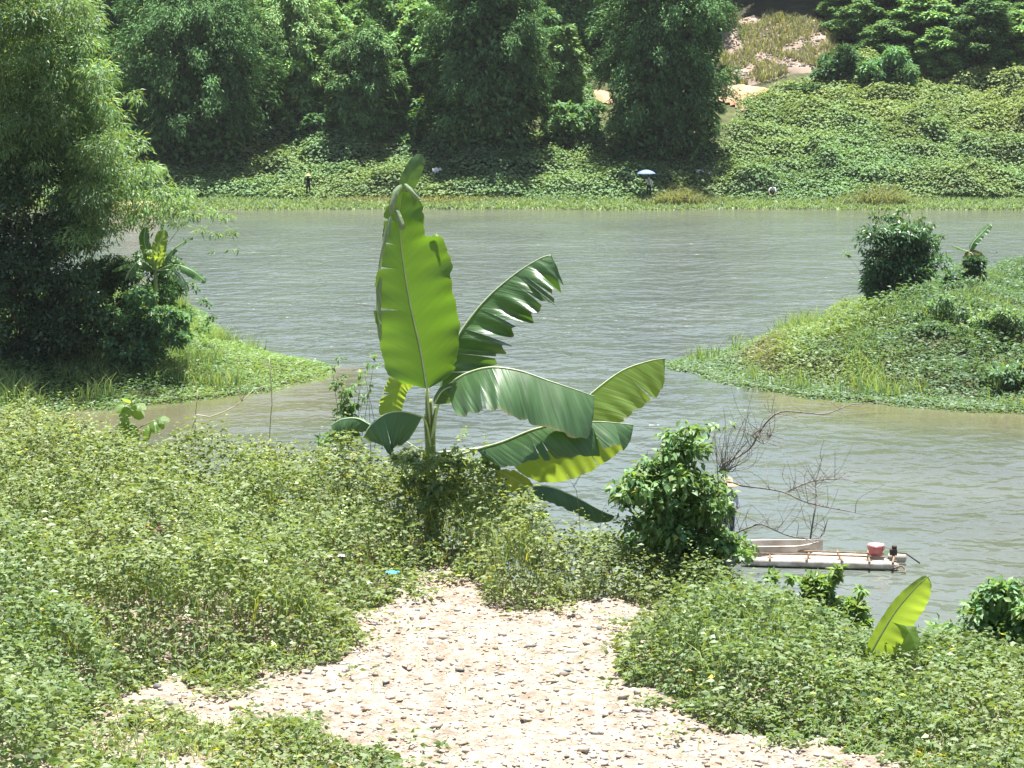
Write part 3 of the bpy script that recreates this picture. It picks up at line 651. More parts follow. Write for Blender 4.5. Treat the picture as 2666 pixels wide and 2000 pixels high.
X = r.uniform(rp[:, 0].min(), rp[:, 0].max(), 1500); Y = r.uniform(rp[:, 1].min(), rp[:, 1].max(), 1500); k = poly_sd(X, Y, rock_poly) > 0.2; X, Y = X[k], Y[k]
sz = r.uniform(0.05, 0.22, len(X)) * r.uniform(0.6, 1.2, len(X)); pos = np.stack([X, Y, ground_z(X, Y) + 0.35], 1)
o = stones('rubble', pos, sz, M['stone'], 78, vary((0.27, 0.215, 0.175), len(X), 0.25, 0, 79)); tag(o, 'grey and pinkish rubble on the steep bare hillside', 'rubble', kind='stuff')
n = 12000; X = r.uniform(rp[:, 0].min() - 1, rp[:, 0].max() + 1, n); Y = r.uniform(rp[:, 1].min() - 2, rp[:, 1].max(), n); k = (poly_sd(X, Y, rock_poly) > -1.0) & (fbm(X, Y, 2.5, 80) > 0.44); X, Y = X[k], Y[k]; n = len(X)
o = blades('dry_grass', np.stack([X, Y, ground_z(X, Y) + 0.2], 1), rand_dirs(n, r) * [0.6, 0.6, 0], r.uniform(0.3, 0.9, n), np.full(n, 0.09), vary((0.19, 0.18, 0.10), n, 0.3, 0, 81), M['grass']); tag(o, 'dry brownish grass on the rocky hillside', 'grass', kind='stuff')

# ------------------------------------------------------------------ left spit: bamboo, bushes, banana, grass
def left_ok(u, v):
    if v < 430: lim = np.interp(v, [-80, 0, 100, 200, 270, 330, 420], [165, 190, 240, 270, 280, 265, 300])
    else: lim = np.interp(v, [430, 500, 560, 640, 700], [310, 350, 330, 200, 120])
    return u < lim and (v < 440 or u > 150 + (v - 440) * 0.2)
shrub('bamboo_clump', 'tall feathery yellow-green bamboo clump on the left spit beside a small banana plant', 'bamboo', 77,
      fill_blobs(401, 120, (-90, -80, 420, 640), (38, 66), left_ok) + [(u, v, rr) for u, v, rr in
      [(400, 470, 40), (440, 500, 38), (380, 530, 42), (460, 545, 32), (510, 560, 26), (550, 560, 22), (585, 575, 20), (600, 610, 16), (560, 620, 16), (420, 560, 34), (350, 580, 34), (490, 520, 24), (300, 600, 34), (520, 600, 16), (610, 645, 10), (555, 655, 8), (330, 270, 26), (300, 320, 34), (470, 590, 18)]],
      (0.122, 0.182, 0.072), 0.22, 0.050, 200, 402, 'leaf', base=(70, 1005), flat=0.8, droop=0.75, depth=0.75, stems=16, stem_r=0.035, bark='culm', upn=0.7, tonev=0.14, shell=(0.2, 1.35))
shrub('broadleaf_tree', 'dark glossy broadleaf tree in the shade under the feathery bamboo', 'tree', 75.5,
      fill_blobs(403, 112, (-90, 440, 250, 1010), (36, 62), lambda u, v: u < np.interp(v, [430, 600, 760, 900, 1000], [110, 215, 250, 235, 200])),
      (0.055, 0.10, 0.042), 0.17, 0.085, 150, 404, 'gloss_leaf', base=(60, 1030), flat=0.95, droop=0.4, depth=0.7, stems=10, stem_r=0.04)
shrub('spit_bush', 'tangled dark bush around the small banana plant on the left spit', 'bush', 79.5,
      fill_blobs(405, 34, (230, 640, 500, 880), (24, 44), lambda u, v: v > np.interp(u, [200, 330, 420, 500], [640, 690, 650, 790])) + [(520, 800, 18), (545, 830, 14), (500, 750, 14), (530, 860, 14)],
      (0.075, 0.14, 0.048), 0.17, 0.08, 130, 406, 'leaf', base=(370, 900), depth=0.5, stems=10, stem_r=0.03)
shrub('spit_bush', 'round leafy bush at the front of the left spit', 'bush', 75,
      fill_blobs(407, 22, (265, 830, 400, 985), (24, 40)) + [(370, 800, 26), (410, 820, 28), (450, 830, 26), (430, 870, 30), (390, 860, 30), (470, 870, 24), (350, 770, 22), (400, 780, 20)], (0.085, 0.155, 0.065), 0.20, 0.11, 130, 408, 'leaf', base=(335, 1010), depth=0.8, stems=6)
def left_sd(x, y): return poly_sd(x, y, LEFT_POLY)
def left_keep(x, y, r): return (left_sd(x, y) > -0.5) & (np.abs(x) < 0.28 * y)
def left_h(x, y): return 0.06 + (0.10 + 0.55 * fbm(x, y, 1.6, 130, 2) ** 1.6) * sstep(0, 3.0, left_sd(x, y))
def left_cols(x, y, n, r):
    w = sstep(0.35, 0.65, fbm(x, y, 3.0, 132))[:, None]
    return vary((1, 1, 1), n, 0.18, 0, 133) * (np.array([0.115, 0.20, 0.075]) * (1 - w) + w * np.array([0.16, 0.23, 0.075]))
o = scatter_cover('spit_cover', 110000, (-24, -5), (66, 100), left_keep, left_h, 0.15, 0.055, left_cols, M['leaf'], 410, depth=0.10, tilt=0.6, axis_up=0.35, fuzz=0.05)
tag(o, 'soft green weeds and grass covering the left spit', 'ground cover', kind='stuff')

# ------------------------------------------------------------------ right spit
def right_sd(x, y): return poly_sd(x, y, RIGHT_POLY)
def right_h(x, y):
    s = right_sd(x, y); return 0.05 + (0.10 + 0.80 * fbm(x, y, 1.5, 140, 3) ** 1.4 + 0.5 * sstep(0.6, 0.85, noise(x, y, 1.9, 147))) * sstep(1.2, 3.6, s)
def right_cols(x, y, n, r):
    u = U(x, y, 1.0); s = right_sd(x, y)
    weed = np.array([0.125, 0.185, 0.100]); yel = np.array([0.165, 0.220, 0.070]); brown = np.array([0.165, 0.160, 0.060]); green = np.array([0.090, 0.150, 0.070])
    wb = (sstep(1740, 1830, u) * (1 - sstep(1980, 2080, u)) * sstep(1.3, 2.2, s))[:, None]
    wg = np.clip(sstep(2180, 2420, u) + sstep(0.5, 0.7, fbm(x, y, 2.4, 142)) * 0.7, 0, 1)[:, None]
    c = yel * (1 - wg) + green * wg; c = c * (1 - wb) + brown * wb
    ws = (1 - sstep(1.5, 3.0, s + (noise(x, y, 1.5, 143) - 0.5) * 1.2))[:, None]
    c = c * (1 - ws) + weed * ws
    return vary((1, 1, 1), n, 0.18, 0, 144) * c
def right_keep(x, y, r): return (right_sd(x, y) > -0.6) & (np.abs(x) < 0.28 * y)
o = scatter_cover('spit_cover', 200000, (5, 29), (67, 106), right_keep, right_h, 0.165, 0.065, right_cols, M['leaf'], 420, depth=0.11, tilt=0.6, axis_up=0.35, fuzz=0.06)
tag(o, 'yellow-green weeds and creepers covering the right spit', 'ground cover', kind='stuff')
shrub('spit_bush', 'upright dark bush with wispy twigs on the crest of the right spit', 'bush', 86,
      [(2290, 640, 40), (2330, 620, 42), (2370, 630, 40), (2300, 690, 40), (2350, 680, 42), (2400, 660, 32), (2290, 725, 30), (2330, 715, 36), (2420, 630, 18), (2260, 620, 18), (2310, 585, 20), (2360, 580, 18), (2270, 660, 20), (2400, 600, 16), (2280, 760, 26), (2310, 755, 30), (2350, 740, 34), (2390, 710, 34), (2420, 690, 26), (2265, 740, 18)],
      (0.062, 0.12, 0.05), 0.22, 0.09, 170, 430, 'gloss_leaf', base=(2320, 755), depth=0.7, stems=16, stem_r=0.02, shell=(0.2, 1.45), tonev=0.2)
shrub('wispy_sapling', 'thin wispy twigs rising out of the dark bush on the right spit', 'sapling', 86.3,
      [(2310, 560, 9), (2345, 548, 8), (2290, 575, 8), (2385, 575, 9), (2400, 565, 7), (2425, 590, 8), (2445, 615, 8), (2250, 605, 8), (2205, 662, 6), (2370, 555, 6), (2330, 570, 9), (2440, 640, 8), (2275, 565, 6)],
      (0.085, 0.13, 0.06), 0.20, 0.06, 22, 431, 'leaf', base=(2330, 740), depth=0.5, stems=22, stem_r=0.012)
shrub('spit_bush', 'low dark bush beneath the banana plant on the right spit', 'bush', 84,
      [(2470, 745, 26), (2500, 730, 24), (2490, 755, 24), (2545, 690, 24), (2530, 710, 22)], (0.05, 0.10, 0.05), 0.24, 0.13, 120, 432, 'leaf', base=(2490, 780), depth=0.7)

for k_, (u_, v_, y_) in enumerate([(2460, 800, 82), (2600, 830, 80), (2650, 960, 76)]):
    y_ = next((q for q in np.arange(66, 104, 0.15) if P(u_, v_ + 22, q)[2] <= float(ground_z(*P(u_, v_ + 22, q)[:2])) + 0.25), y_)    # where the line of sight meets the bank
    shrub('spit_bush', 'low leafy bush rising out of the weeds on the right spit', 'bush', y_, [(u_ + du, v_ + dv + 0.12 * abs(du), rr_) for du, dv, rr_ in ((0, 0, 24), (34, 4, 24), (-34, 6, 22), (12, -12, 14), (-14, 12, 24), (64, 8, 20), (-62, 10, 18), (40, 18, 22), (-44, 20, 20), (92, 12, 14), (-90, 16, 12))], [(0.105, 0.165, 0.078), (0.125, 0.185, 0.078), (0.10, 0.165, 0.08)][k_ % 3], 0.17, 0.075, 90, 440 + 5 * k_, 'leaf', base=(u_, v_ + 30), depth=0.9, stems=5, stem_r=0.012, group='low bushes on the right spit', shell=(0.2, 1.3))
r = np.random.default_rng(435)
for (xr_, yr_, sdf, nm_, lb_, sd0) in (((5, 29), (67, 104), right_sd, 'tall_weeds', 'tall grassy weeds standing in patches on the right spit', 436), ((-24, -5), (66, 98), left_sd, 'tall_weeds', 'tall grassy weeds standing in patches on the left spit', 437)):
    n = 60000; x = r.uniform(*xr_, n); y = r.uniform(*yr_, n); k = (sdf(x, y) > 0.6) & (np.abs(x) < 0.27 * y) & (noise(x, y, 1.4, sd0) > 0.60); x, y = x[k], y[k]; n = len(x)
    o = blades(nm_, np.stack([x, y, ground_z(x, y) + 0.1], 1), rand_dirs(n, r) * [0.7, 0.7, 0], r.uniform(0.25, 0.85, n) * (0.6 + 0.8 * noise(x, y, 0.7, sd0 + 5)), r.uniform(0.02, 0.04, n), vary((0.185, 0.235, 0.085), n, 0.22, 0.03, sd0 + 9), M['grass']); tag(o, lb_, 'weeds', kind='stuff')

# ------------------------------------------------------------------ near plateau: gravel outline and ground cover
GRAVEL = [Pw(u, v, GZ)[:2] for u, v in [(320, 1840), (370, 1775), (480, 1768), (560, 1765), (700, 1742), (850, 1730), (900, 1690), (930, 1650), (950, 1590), (1030, 1550), (1055, 1500), (1120, 1482), (1185, 1512), (1230, 1560), (1280, 1585), (1400, 1585), (1500, 1562), (1610, 1560), (1725, 1585), (1690, 1660), (1640, 1700), (1600, 1745), (1670, 1790), (1760, 1860), (1850, 1905), (2000, 1930), (2150, 1950), (2300, 2010), (2420, 2080), (2500, 2300), (900, 2300), (950, 2060), (1000, 1990), (930, 1960), (800, 1918), (680, 1900), (560, 1895), (440, 1895), (350, 1905)]]
LOWP = [Pw(u, v, GZ)[:2] for u, v in [(230, 1900), (300, 1850), (350, 1905), (440, 1895), (560, 1895), (680, 1900), (800, 1918), (930, 1960), (1000, 2000), (950, 2070), (900, 2300), (100, 2300), (160, 2000)]]
def grav_sd(x, y): return poly_sd(x, y, GRAVEL) + (noise(x, y, 0.5, 150) - 0.5) * 0.34 + (noise(x, y, 0.16, 149) - 0.5) * 0.22
def fore_h(x, y):
    g = -grav_sd(x, y); low = sstep(-0.15, 0.25, poly_sd(x, y, LOWP))
    u = U(x, y, 8.0)
    hm = np.maximum(0.18, edge_top(x, y) - GZ + 0.08)
    hm = lerp(hm, 0.78, sstep(1500, 1700, u) * (1 - sstep(2000, 2300, u)) * (1 - sstep(0, 2.5, y - 14.5)) * 0.25)
    lump = 0.42 + 0.94 * fbm(x, y, 0.95, 151, 2) + 0.46 * (noise(x, y, 0.30, 152) - 0.5) + 0.20 * (noise(x, y, 0.12, 158) - 0.5)
    h = hm * lump * sstep(-0.02, 0.95, g) ** 0.62
    h = h + 0.34 * np.exp(-((x + 0.62) / 0.55) ** 2 - ((y - 18.1) / 0.55) ** 2) + 0.22 * np.exp(-((x - 0.45) / 0.8) ** 2 - ((y - 17.0) / 0.7) ** 2)
    h = np.where(g > 0, np.maximum(h, 0.03), 0.07 * sstep(0.5, 0.7, noise(x, y, 0.22, 156)))
    return h * (1 - low) + low * (0.03 + 0.07 * noise(x, y, 0.5, 153))
def fore_keep(x, y, r):
    g = -grav_sd(x, y); low = poly_sd(x, y, LOWP) > 0
    u = U(x, y, 8.0)
    vis = (u > -260) & (u < 2920) & (y < edge_y(x, y) + 1.6)
    dens = np.where(low, 0.75 * sstep(0.30, 0.52, fbm(x, y, 0.5, 154)), 1.0)
    thin = np.where((g > -0.55) & (g <= 0.0), 0.55 * sstep(0.56, 0.72, noise(x, y, 0.22, 156)) * sstep(-0.55, -0.05, g), 0) + (g > 0) * 1.0
    return vis & (r.random(len(x)) < dens * thin) & (r.random(len(x)) < np.clip(14.0 / y, 0, 1))
def fore_cols(x, y, n, r):
    u = U(x, y, 8.0)
    yel = np.array([0.212, 0.232, 0.092]); grn = np.array([0.148, 0.195, 0.076])
    w = sstep(0.38, 0.62, fbm(x, y, 2.2, 160)) * 0.45 + sstep(14.3, 17.5, y) * (1 - sstep(1300, 1900, u)) * 0.5 + (poly_sd(x, y, LOWP) > 0) * 0.35
    w = np.clip(w, 0, 1)[:, None]
    c = grn * (1 - w) + yel * w
    c = vary((1, 1, 1), n, 0.24, 0, 161) * c
    yl = r.random(n) < 0.004; c[yl] = np.array([0.50, 0.36, 0.07]) * r.uniform(0.6, 1.1, (yl.sum(), 1))
    pl = r.random(n) < 0.02; c[pl] = np.array([0.42, 0.46, 0.26]) * r.uniform(0.7, 1.1, (pl.sum(), 1))
    return c
def fz(x, y): return fore_z(x, y)
o = scatter_cover('ground_cover', 800000, (-7.5, 7.5), (9.2, 24.5), fore_keep, fore_h, 0.053, 0.024, fore_cols, M['leaf'], 501, depth=0.13, tilt=1.0, gz=fz, axis_up=0.1, fuzz=0.035, face=lambda x, y: 0.75 * (1 - sstep(0.1, 0.75, -grav_sd(x, y))))
tag(o, 'dense yellow-green creeping weeds around the pale gravel', 'ground cover', kind='stuff')
# taller sprigs standing out of the weeds
r = np.random.default_rng(505); m = 9000; x = r.uniform(-7, 7, m); y = r.uniform(9.4, 23, m); u = U(x, y, 8.0)
k = (-grav_sd(x, y) > 0.05) & (poly_sd(x, y, LOWP) < 0.1) & (u > -150) & (u < 2820) & (y < edge_y(x, y) + 0.3) & (fbm(x, y, 0.9, 506) > 0.45) & (r.random(m) < 0.55); x, y = x[k], y[k]; m = len(x)
hh = fore_h(x, y); ln = r.uniform(0.06, 0.24, m) * np.clip(hh / 0.3, 0.4, 1.2); b0 = np.stack([x, y, fore_z(x, y) + hh * 0.8], 1); tip = b0 + np.stack([r.normal(0, .3, m) * ln, r.normal(0, .3, m) * ln, ln + hh * 0.2], 1)
per = 13; f = np.tile(np.linspace(0.15, 1.0, per), m); ip = np.repeat(np.arange(m), per); pos = b0[ip] + (tip - b0)[ip] * f[:, None]
a = np.tile(np.arange(per) * 2.4, m) + np.repeat(r.uniform(0, 6.28, m), per); ax = np.stack([np.cos(a), np.sin(a), 0.35 + 0 * a], 1); nr = np.stack([-0.4 * np.cos(a), -0.4 * np.sin(a), 1 + 0 * a], 1) + rand_dirs(len(a), r) * 0.4
sc0 = fore_cols(x, y, m, r)[ip] * r.normal(1.08, 0.15, (len(a), 1))
o = leaves('weed_sprigs', pos, ax, nr, 0.058 * r.uniform(0.6, 1.3, len(a)) * (1.15 - 0.5 * f), 0.024 * r.uniform(0.7, 1.3, len(a)) * (1.15 - 0.5 * f), np.clip(sc0, 0.01, 0.6), M['leaf']); tag(o, 'leafy weed tips standing above the creeping weeds', 'weeds', kind='stuff')
n = 90000; r = np.random.default_rng(507); x = r.uniform(-7, 7, n); y = r.uniform(9.6, 23, n); u = U(x, y, 8.0)
k = (-grav_sd(x, y) > 0.0) & (u > -150) & (u < 2820) & (y < edge_y(x, y) + 0.3) & (noise(x, y, 0.8, 508) > 0.58); x, y = x[k], y[k]; n = len(x); hh = fore_h(x, y)
o = blades('weed_grass', np.stack([x, y, fore_z(x, y) + hh * 0.55], 1), rand_dirs(n, r) * [0.8, 0.8, 0], r.uniform(0.10, 0.30, n) * np.clip(hh / 0.35, 0.4, 1.2), r.uniform(0.006, 0.012, n), vary((0.20, 0.245, 0.095), n, 0.25, 0.05, 509), M['grass']); tag(o, 'grass blades growing up through the weeds', 'grass', kind='stuff')
# bare stems under the weeds along the gravel edge
r = np.random.default_rng(511); n = 9000
x = r.uniform(-6, 6, n); y = r.uniform(10, 20, n); g = -grav_sd(x, y); k = (g > 0.03) & (g < 0.7) & (poly_sd(x, y, LOWP) < 0); x, y = x[k], y[k]; n = len(x)
o = blades('weed_stems', np.stack([x, y, path_z(x, y) - 0.02], 1), rand_dirs(n, r) * [0.7, 0.7, 0], np.clip(fore_h(x, y), 0.06, 0.6) * r.uniform(0.7, 1.1, n), np.full(n, 0.010), vary((0.12, 0.10, 0.055), n, 0.25, 0, 512), M['grass'])
tag(o, 'thin brown stems under the weeds at the gravel edge', 'stems', kind='stuff')
n = 2600; r = np.random.default_rng(513); x = r.uniform(-4, 3, n); y = r.uniform(10, 15, n); k = (poly_sd(x, y, LOWP) > -0.1) | (r.random(n) < 0.03); x, y = x[k], y[k]; n = len(x)
o = blades('sparse_grass', np.stack([x, y, path_z(x, y)], 1), rand_dirs(n, r) * [0.6, 0.6, 0], r.uniform(0.05, 0.16, n), np.full(n, 0.006), vary((0.22, 0.27, 0.08), n, 0.25, 0, 514), M['grass'])
tag(o, 'sparse grass growing through the gravel', 'grass', kind='stuff')

# gravel: loose stones
r = np.random.default_rng(520); n = 32000
x = r.uniform(-4.5, 4.5, n); y = r.uniform(9.8, 17.8, n); k = (grav_sd(x, y) > -0.35) & (np.abs(x) < 0.29 * y); x, y = x[k], y[k]; n = len(x)
sz = np.clip(r.lognormal(math.log(0.011), 0.62, n), 0.004, 0.055)
sc_ = vary((0.41, 0.346, 0.278), n, 0.14, 0, 521); dk = r.random(n) < 0.02; sc_[dk] = np.array([0.28, 0.21, 0.155]) * r.uniform(0.7, 1.2, (dk.sum(), 1))
o = stones('gravel', np.stack([x, y, path_z(x, y) + sz * 0.05], 1), sz, M['stone'], 522, sc_, squash=0.45, low=True)
tag(o, 'pale pinkish broken stones loose on the track', 'gravel', kind='stuff')
BIG = [(1120, 1680, 38, 'd'), (1145, 1705, 26, 'd'), (1470, 1740, 34, 'd'), (1100, 1610, 26, 'd'), (1190, 1600, 24, 'p'), (1200, 1690, 22, 'd'), (1290, 1690, 22, 'd'), (1560, 1645, 26, 'd'), (1480, 1642, 24, 'd'), (1410, 1845, 24, 'd'), (1560, 1910, 30, 'p'), (1620, 1895, 22, 'd'), (1990, 1985, 46, 'p'), (2060, 1975, 30, 'p'), (1720, 1940, 26, 'p'), (410, 1790, 36, 'g'), (440, 1830, 30, 'g'), (480, 1800, 34, 'p'), (530, 1790, 28, 'p'), (1050, 1650, 22, 'p'), (1000, 1700, 20, 'p'), (1340, 1770, 22, 'p'), (1250, 1830, 20, 'p'), (1130, 1880, 22, 'p'), (1390, 1960, 24, 'p'), (970, 1490, 16, 'p'), (2230, 1900, 34, 'g'), (2150, 1895, 36, 'p'), (2180, 1930, 28, 'p'), (2260, 1960, 30, 'p')]
CC = {'d': (0.25, 0.19, 0.14), 'p': (0.43, 0.36, 0.29), 'g': (0.17, 0.165, 0.16)}
LB = {'d': 'darker brown-grey stone lying on the pale gravel', 'p': 'larger pale stone lying at the gravel surface', 'g': 'grey rock at the edge of the weeds beside the gravel'}
for i, (u, v, d, c) in enumerate(BIG):
    p = Pw(u, v, GZ); s = d / F * p[1] * 0.5; z = float(path_z(p[0], p[1]))
    o = stones('stone', np.zeros((1, 3)), np.array([s]), M['stone'], 600 + i, vary(CC[c], 1, 0.08, 0, 700 + i)); o.location = (p[0], p[1], z + s * 0.05)
    tag(o, LB[c], 'stone', {'d': 'dark stones on the gravel', 'p': 'pale stones on the gravel', 'g': 'grey rocks at the gravel edge'}[c])

# near shrubs
shrub('vine_bush', 'tall bush smothered in broad vine leaves beside the leafless branches', 'bush', 17.3,
      [(1800, 1120, 22), (1770, 1150, 32), (1830, 1125, 16), (1860, 1110, 10), (1740, 1180, 36), (1790, 1190, 40), (1700, 1220, 36), (1660, 1240, 30), (1750, 1240, 46), (1810, 1250, 42), (1690, 1280, 44), (1640, 1290, 34), (1610, 1290, 22), (1770, 1300, 52), (1840, 1300, 40), (1870, 1330, 34), (1720, 1330, 50), (1660, 1340, 44), (1800, 1360, 54), (1870, 1390, 44), (1900, 1420, 34), (1930, 1450, 26), (1740, 1390, 50), (1680, 1400, 44), (1850, 1440, 50), (1900, 1110, 6), (1885, 1290, 20)],
      (0.125, 0.19, 0.068), 0.066, 0.040, 78, 801, 'leaf', base=(1770, 1560), flat=0.9, droop=0.5, depth=0.6, stems=24, stem_r=0.008, rich=True, shell=(0.2, 1.7), tonev=0.2, bulk=0.82)
shrub('edge_bush', 'fresh green bush at the plateau edge beyond the single young banana leaf', 'bush', 15.2,
      [(2580, 1560, 40), (2630, 1545, 46), (2680, 1560, 50), (2550, 1610, 46), (2610, 1620, 52), (2670, 1630, 56), (2510, 1660, 44), (2570, 1680, 52), (2640, 1690, 56), (2700, 1690, 50), (2480, 1700, 40), (2530, 1720, 46), (2430, 1720, 34), (2600, 1740, 50), (2660, 1760, 52)],
      (0.13, 0.20, 0.075), 0.068, 0.036, 120, 803, 'leaf', base=(2600, 1860), depth=0.6, stems=18, stem_r=0.008, rich=True, shell=(0.2, 1.4), tonev=0.18)
shrub('leafy_sapling', 'thin twiggy sapling with sparse small leaves left of the banana plant', 'sapling', 19.3,
      [(885, 935, 9), (895, 985, 14), (905, 1020, 16), (890, 1050, 18), (900, 1085, 22), (960, 945, 10), (975, 930, 8), (945, 970, 9), (930, 1000, 10), (870, 1010, 8), (985, 960, 7), (960, 1030, 10), (925, 1060, 18), (880, 1100, 20), (910, 1125, 26), (880, 1140, 26), (935, 1105, 14), (865, 960, 7), (955, 1000, 8)],
      (0.105, 0.17, 0.052), 0.060, 0.030, 15, 805, 'leaf', base=(905, 1190), depth=0.5, stems=22, stem_r=0.005, rich=True)
shrub('edge_weed', 'upright weeds at the lip of the bank in front of the raft', 'weeds', 17.2,
      fill_blobs(807, 26, (1950, 1500, 2290, 1640), (14, 26), lambda u, v: v > np.interp(u, [1950, 2050, 2160, 2200, 2300], [1490, 1535, 1520, 1560, 1630])) + [(2170, 1500, 10), (2180, 1480, 8), (2240, 1540, 8), (2060, 1505, 10), (2010, 1500, 10), (2100, 1520, 12)],
      (0.14, 0.20, 0.06), 0.075, 0.034, 80, 808, 'leaf', base=(2120, 1700), depth=0.35, stems=26, stem_r=0.004)

# ------------------------------------------------------------------ banana plants
def banana_leaf(rib, wl, wr, nrm, parent, mat, seed, foldL=0.15, foldR=0.15, curlL=0.3, curlR=0.3, tearsL=0, tearsR=0, amp=0.25, pleat=0.02, name='leaf', rib_r=0.014, label=None, ragged=0.1, taper=0.3, baser=0.12, ns=56, nt=7, sub=True, petiole=None, profL=None, profR=None):
    r = np.random.default_rng(seed); ribp = spline(rib, ns); T = unit(np.gradient(ribp, axis=0))
    nrm = np.asarray(nrm, float)
    if nrm.ndim == 1: nrm = np.repeat(nrm[None], ns, 0)
    else: nrm = np.stack([np.interp(np.linspace(0, 1, ns), np.linspace(0, 1, len(nrm)), nrm[:, k]) for k in range(3)], 1)
    N = unit(nrm - T * (nrm * T).sum(1, keepdims=True)); S = np.cross(T, N)
    ss = np.linspace(0, 1, ns)
    w = np.sqrt(np.clip(1 - (1 - np.minimum(ss / baser, 1)) ** 2, 0, 1)) * (np.clip(1 - np.maximum(0, (ss - (1 - taper)) / taper) ** 2.0, 0, 1)) ** 0.55
    w = np.maximum(w, 0.01)
    at = lambda arr, s: np.stack([np.interp(s, ss, arr[:, k]) for k in range(arr.shape[1])], -1)
    V = []; Q = []; UV = []; off = 0
    w0 = w
    for sgn, wm, fold, curl, nt_, pf in ((-1, wl, foldL, curlL, tearsL, profL), (1, wr, foldR, curlR, tearsR, profR)):
        if wm <= 0: continue
        w = w0 if pf is None else np.interp(ss, [q[0] for q in pf], [q[1] for q in pf])
        cuts = np.sort(r.uniform(0.1, 0.95, nt_)) if nt_ else np.array([])
        bounds = np.concatenate([[0], cuts, [1]])
        for a, b in zip(bounds[:-1], bounds[1:]):
            if b - a < 1e-3: continue
            m = max(3, int((b - a) * ns) + 2); s = np.linspace(a, b, m)
            df = r.normal(0, amp) if nt_ else 0; dc = r.normal(0, amp) if nt_ else 0; wf = 1 - abs(r.normal(0, ragged)) if nt_ else 1.0
            t0 = r.uniform(0.15, 0.5); gap = r.uniform(0.1, 0.4) * min(0.022, (b - a) * 0.2) if nt_ else 0
            R_ = at(ribp, s); Ti = at(T, s); Ni = at(N, s); Si = at(S, s) * sgn; wi = np.interp(s, ss, w) * wm * wf
            prev = R_.copy(); grid = [prev]; tt = np.linspace(0, 1, nt)
            ph = r.uniform(0, 6.28, 3); mid = (s - (a + b) / 2) / max(b - a, 1e-6) * 2
            for j in range(1, nt):
                t = (tt[j] + tt[j - 1]) / 2
                sp = np.clip((t - 0.1) / 0.4, 0, 1)
                ang = fold + df * sp + (curl + dc) * t + 0.10 * np.sin(s * 17 + ph[0]) * t
                step = (np.cos(ang)[:, None] * Si - np.sin(ang)[:, None] * Ni) * (wi / (nt - 1))[:, None]
                step = step + Ti * (wi / (nt - 1) * 0.28)[:, None] - Ti * (mid * gap * max(0, t - t0) * 2)[:, None]
                prev = prev + step; grid.append(prev)
            grid = np.stack(grid, 1)
            pl = pleat * (np.sin(s * 62 + ph[1]) + 0.7 * np.sin(s * 37 + ph[2]))[:, None] * (tt[None] ** 1.3) * (wm / 0.3)
            edge = r.normal(0, 1, m)[:, None] * 0.004 * (tt[None] ** 4) * (wm / 0.3)
            grid = grid + Ni[:, None] * pl[..., None] + Si[:, None] * edge[..., None]
            idx = off + np.arange(m * nt).reshape(m, nt)
            q = np.stack([idx[:-1, :-1], idx[:-1, 1:], idx[1:, 1:], idx[1:, :-1]], -1).reshape(-1, 4)
            if sgn > 0: q = q[:, ::-1]
            V.append(grid.reshape(-1, 3)); Q.append(q); off += m * nt
            UV.append(np.stack([np.broadcast_to(tt[None] * 0.35 * sgn + 0.5, (m, nt)), np.broadcast_to((s[:, None] - tt[None] * 0.10) * 1.0, (m, nt))], -1).reshape(-1, 2))
    o = mesh_obj(name, np.concatenate(V), None, mat, parent, uvs=np.concatenate(UV), quads=np.concatenate(Q), smooth=True)
    if label: o['label'] = label
    if sub:
        pts = ribp if petiole is None else np.vstack([spline(petiole, 10)[:-1], ribp])
        k = len(pts); rad = np.linspace(rib_r, rib_r * 0.22, k)
        mo = mesh_obj('midrib', *tube_data(pts, rad, 6), M['midrib'], parent, smooth=True); mo.parent = o
    return o
def banana_plant(base, label):
    t = thing('banana_plant', base, label, 'banana plant'); return t
YB = 18.5
bb = P(1128, 1230, YB); bb[2] = float(fore_z(bb[0], bb[1]))
ban = banana_plant(bb, 'large banana plant with a tall upright leaf growing out of the weeds above the river')
Q_ = lambda *a: [P(*p) for p in a]
crown = P(1118, 1130, YB)
# short leaning stem with sheaths
for k, (uu, vv, rr0) in enumerate([(1112, 1010, 0.026), (1122, 1040, 0.024), (1134, 1060, 0.022), (1108, 1080, 0.022)]):
    pts = spline([bb + [0.012 * (k - 1.5) * 2, 0.03 * (k % 2), -0.15], P(lerp(1128, uu, 0.6) - 4, 1150, YB), P(uu, vv, YB - 0.02 * k)], 12)
    mesh_obj('leaf_stalk', *tube_data(pts, np.linspace(0.045, rr0 * 0.6, 12), 8), M['pseudostem'], ban, smooth=True)
toward = np.array([0.0, -1.0, 0.12])
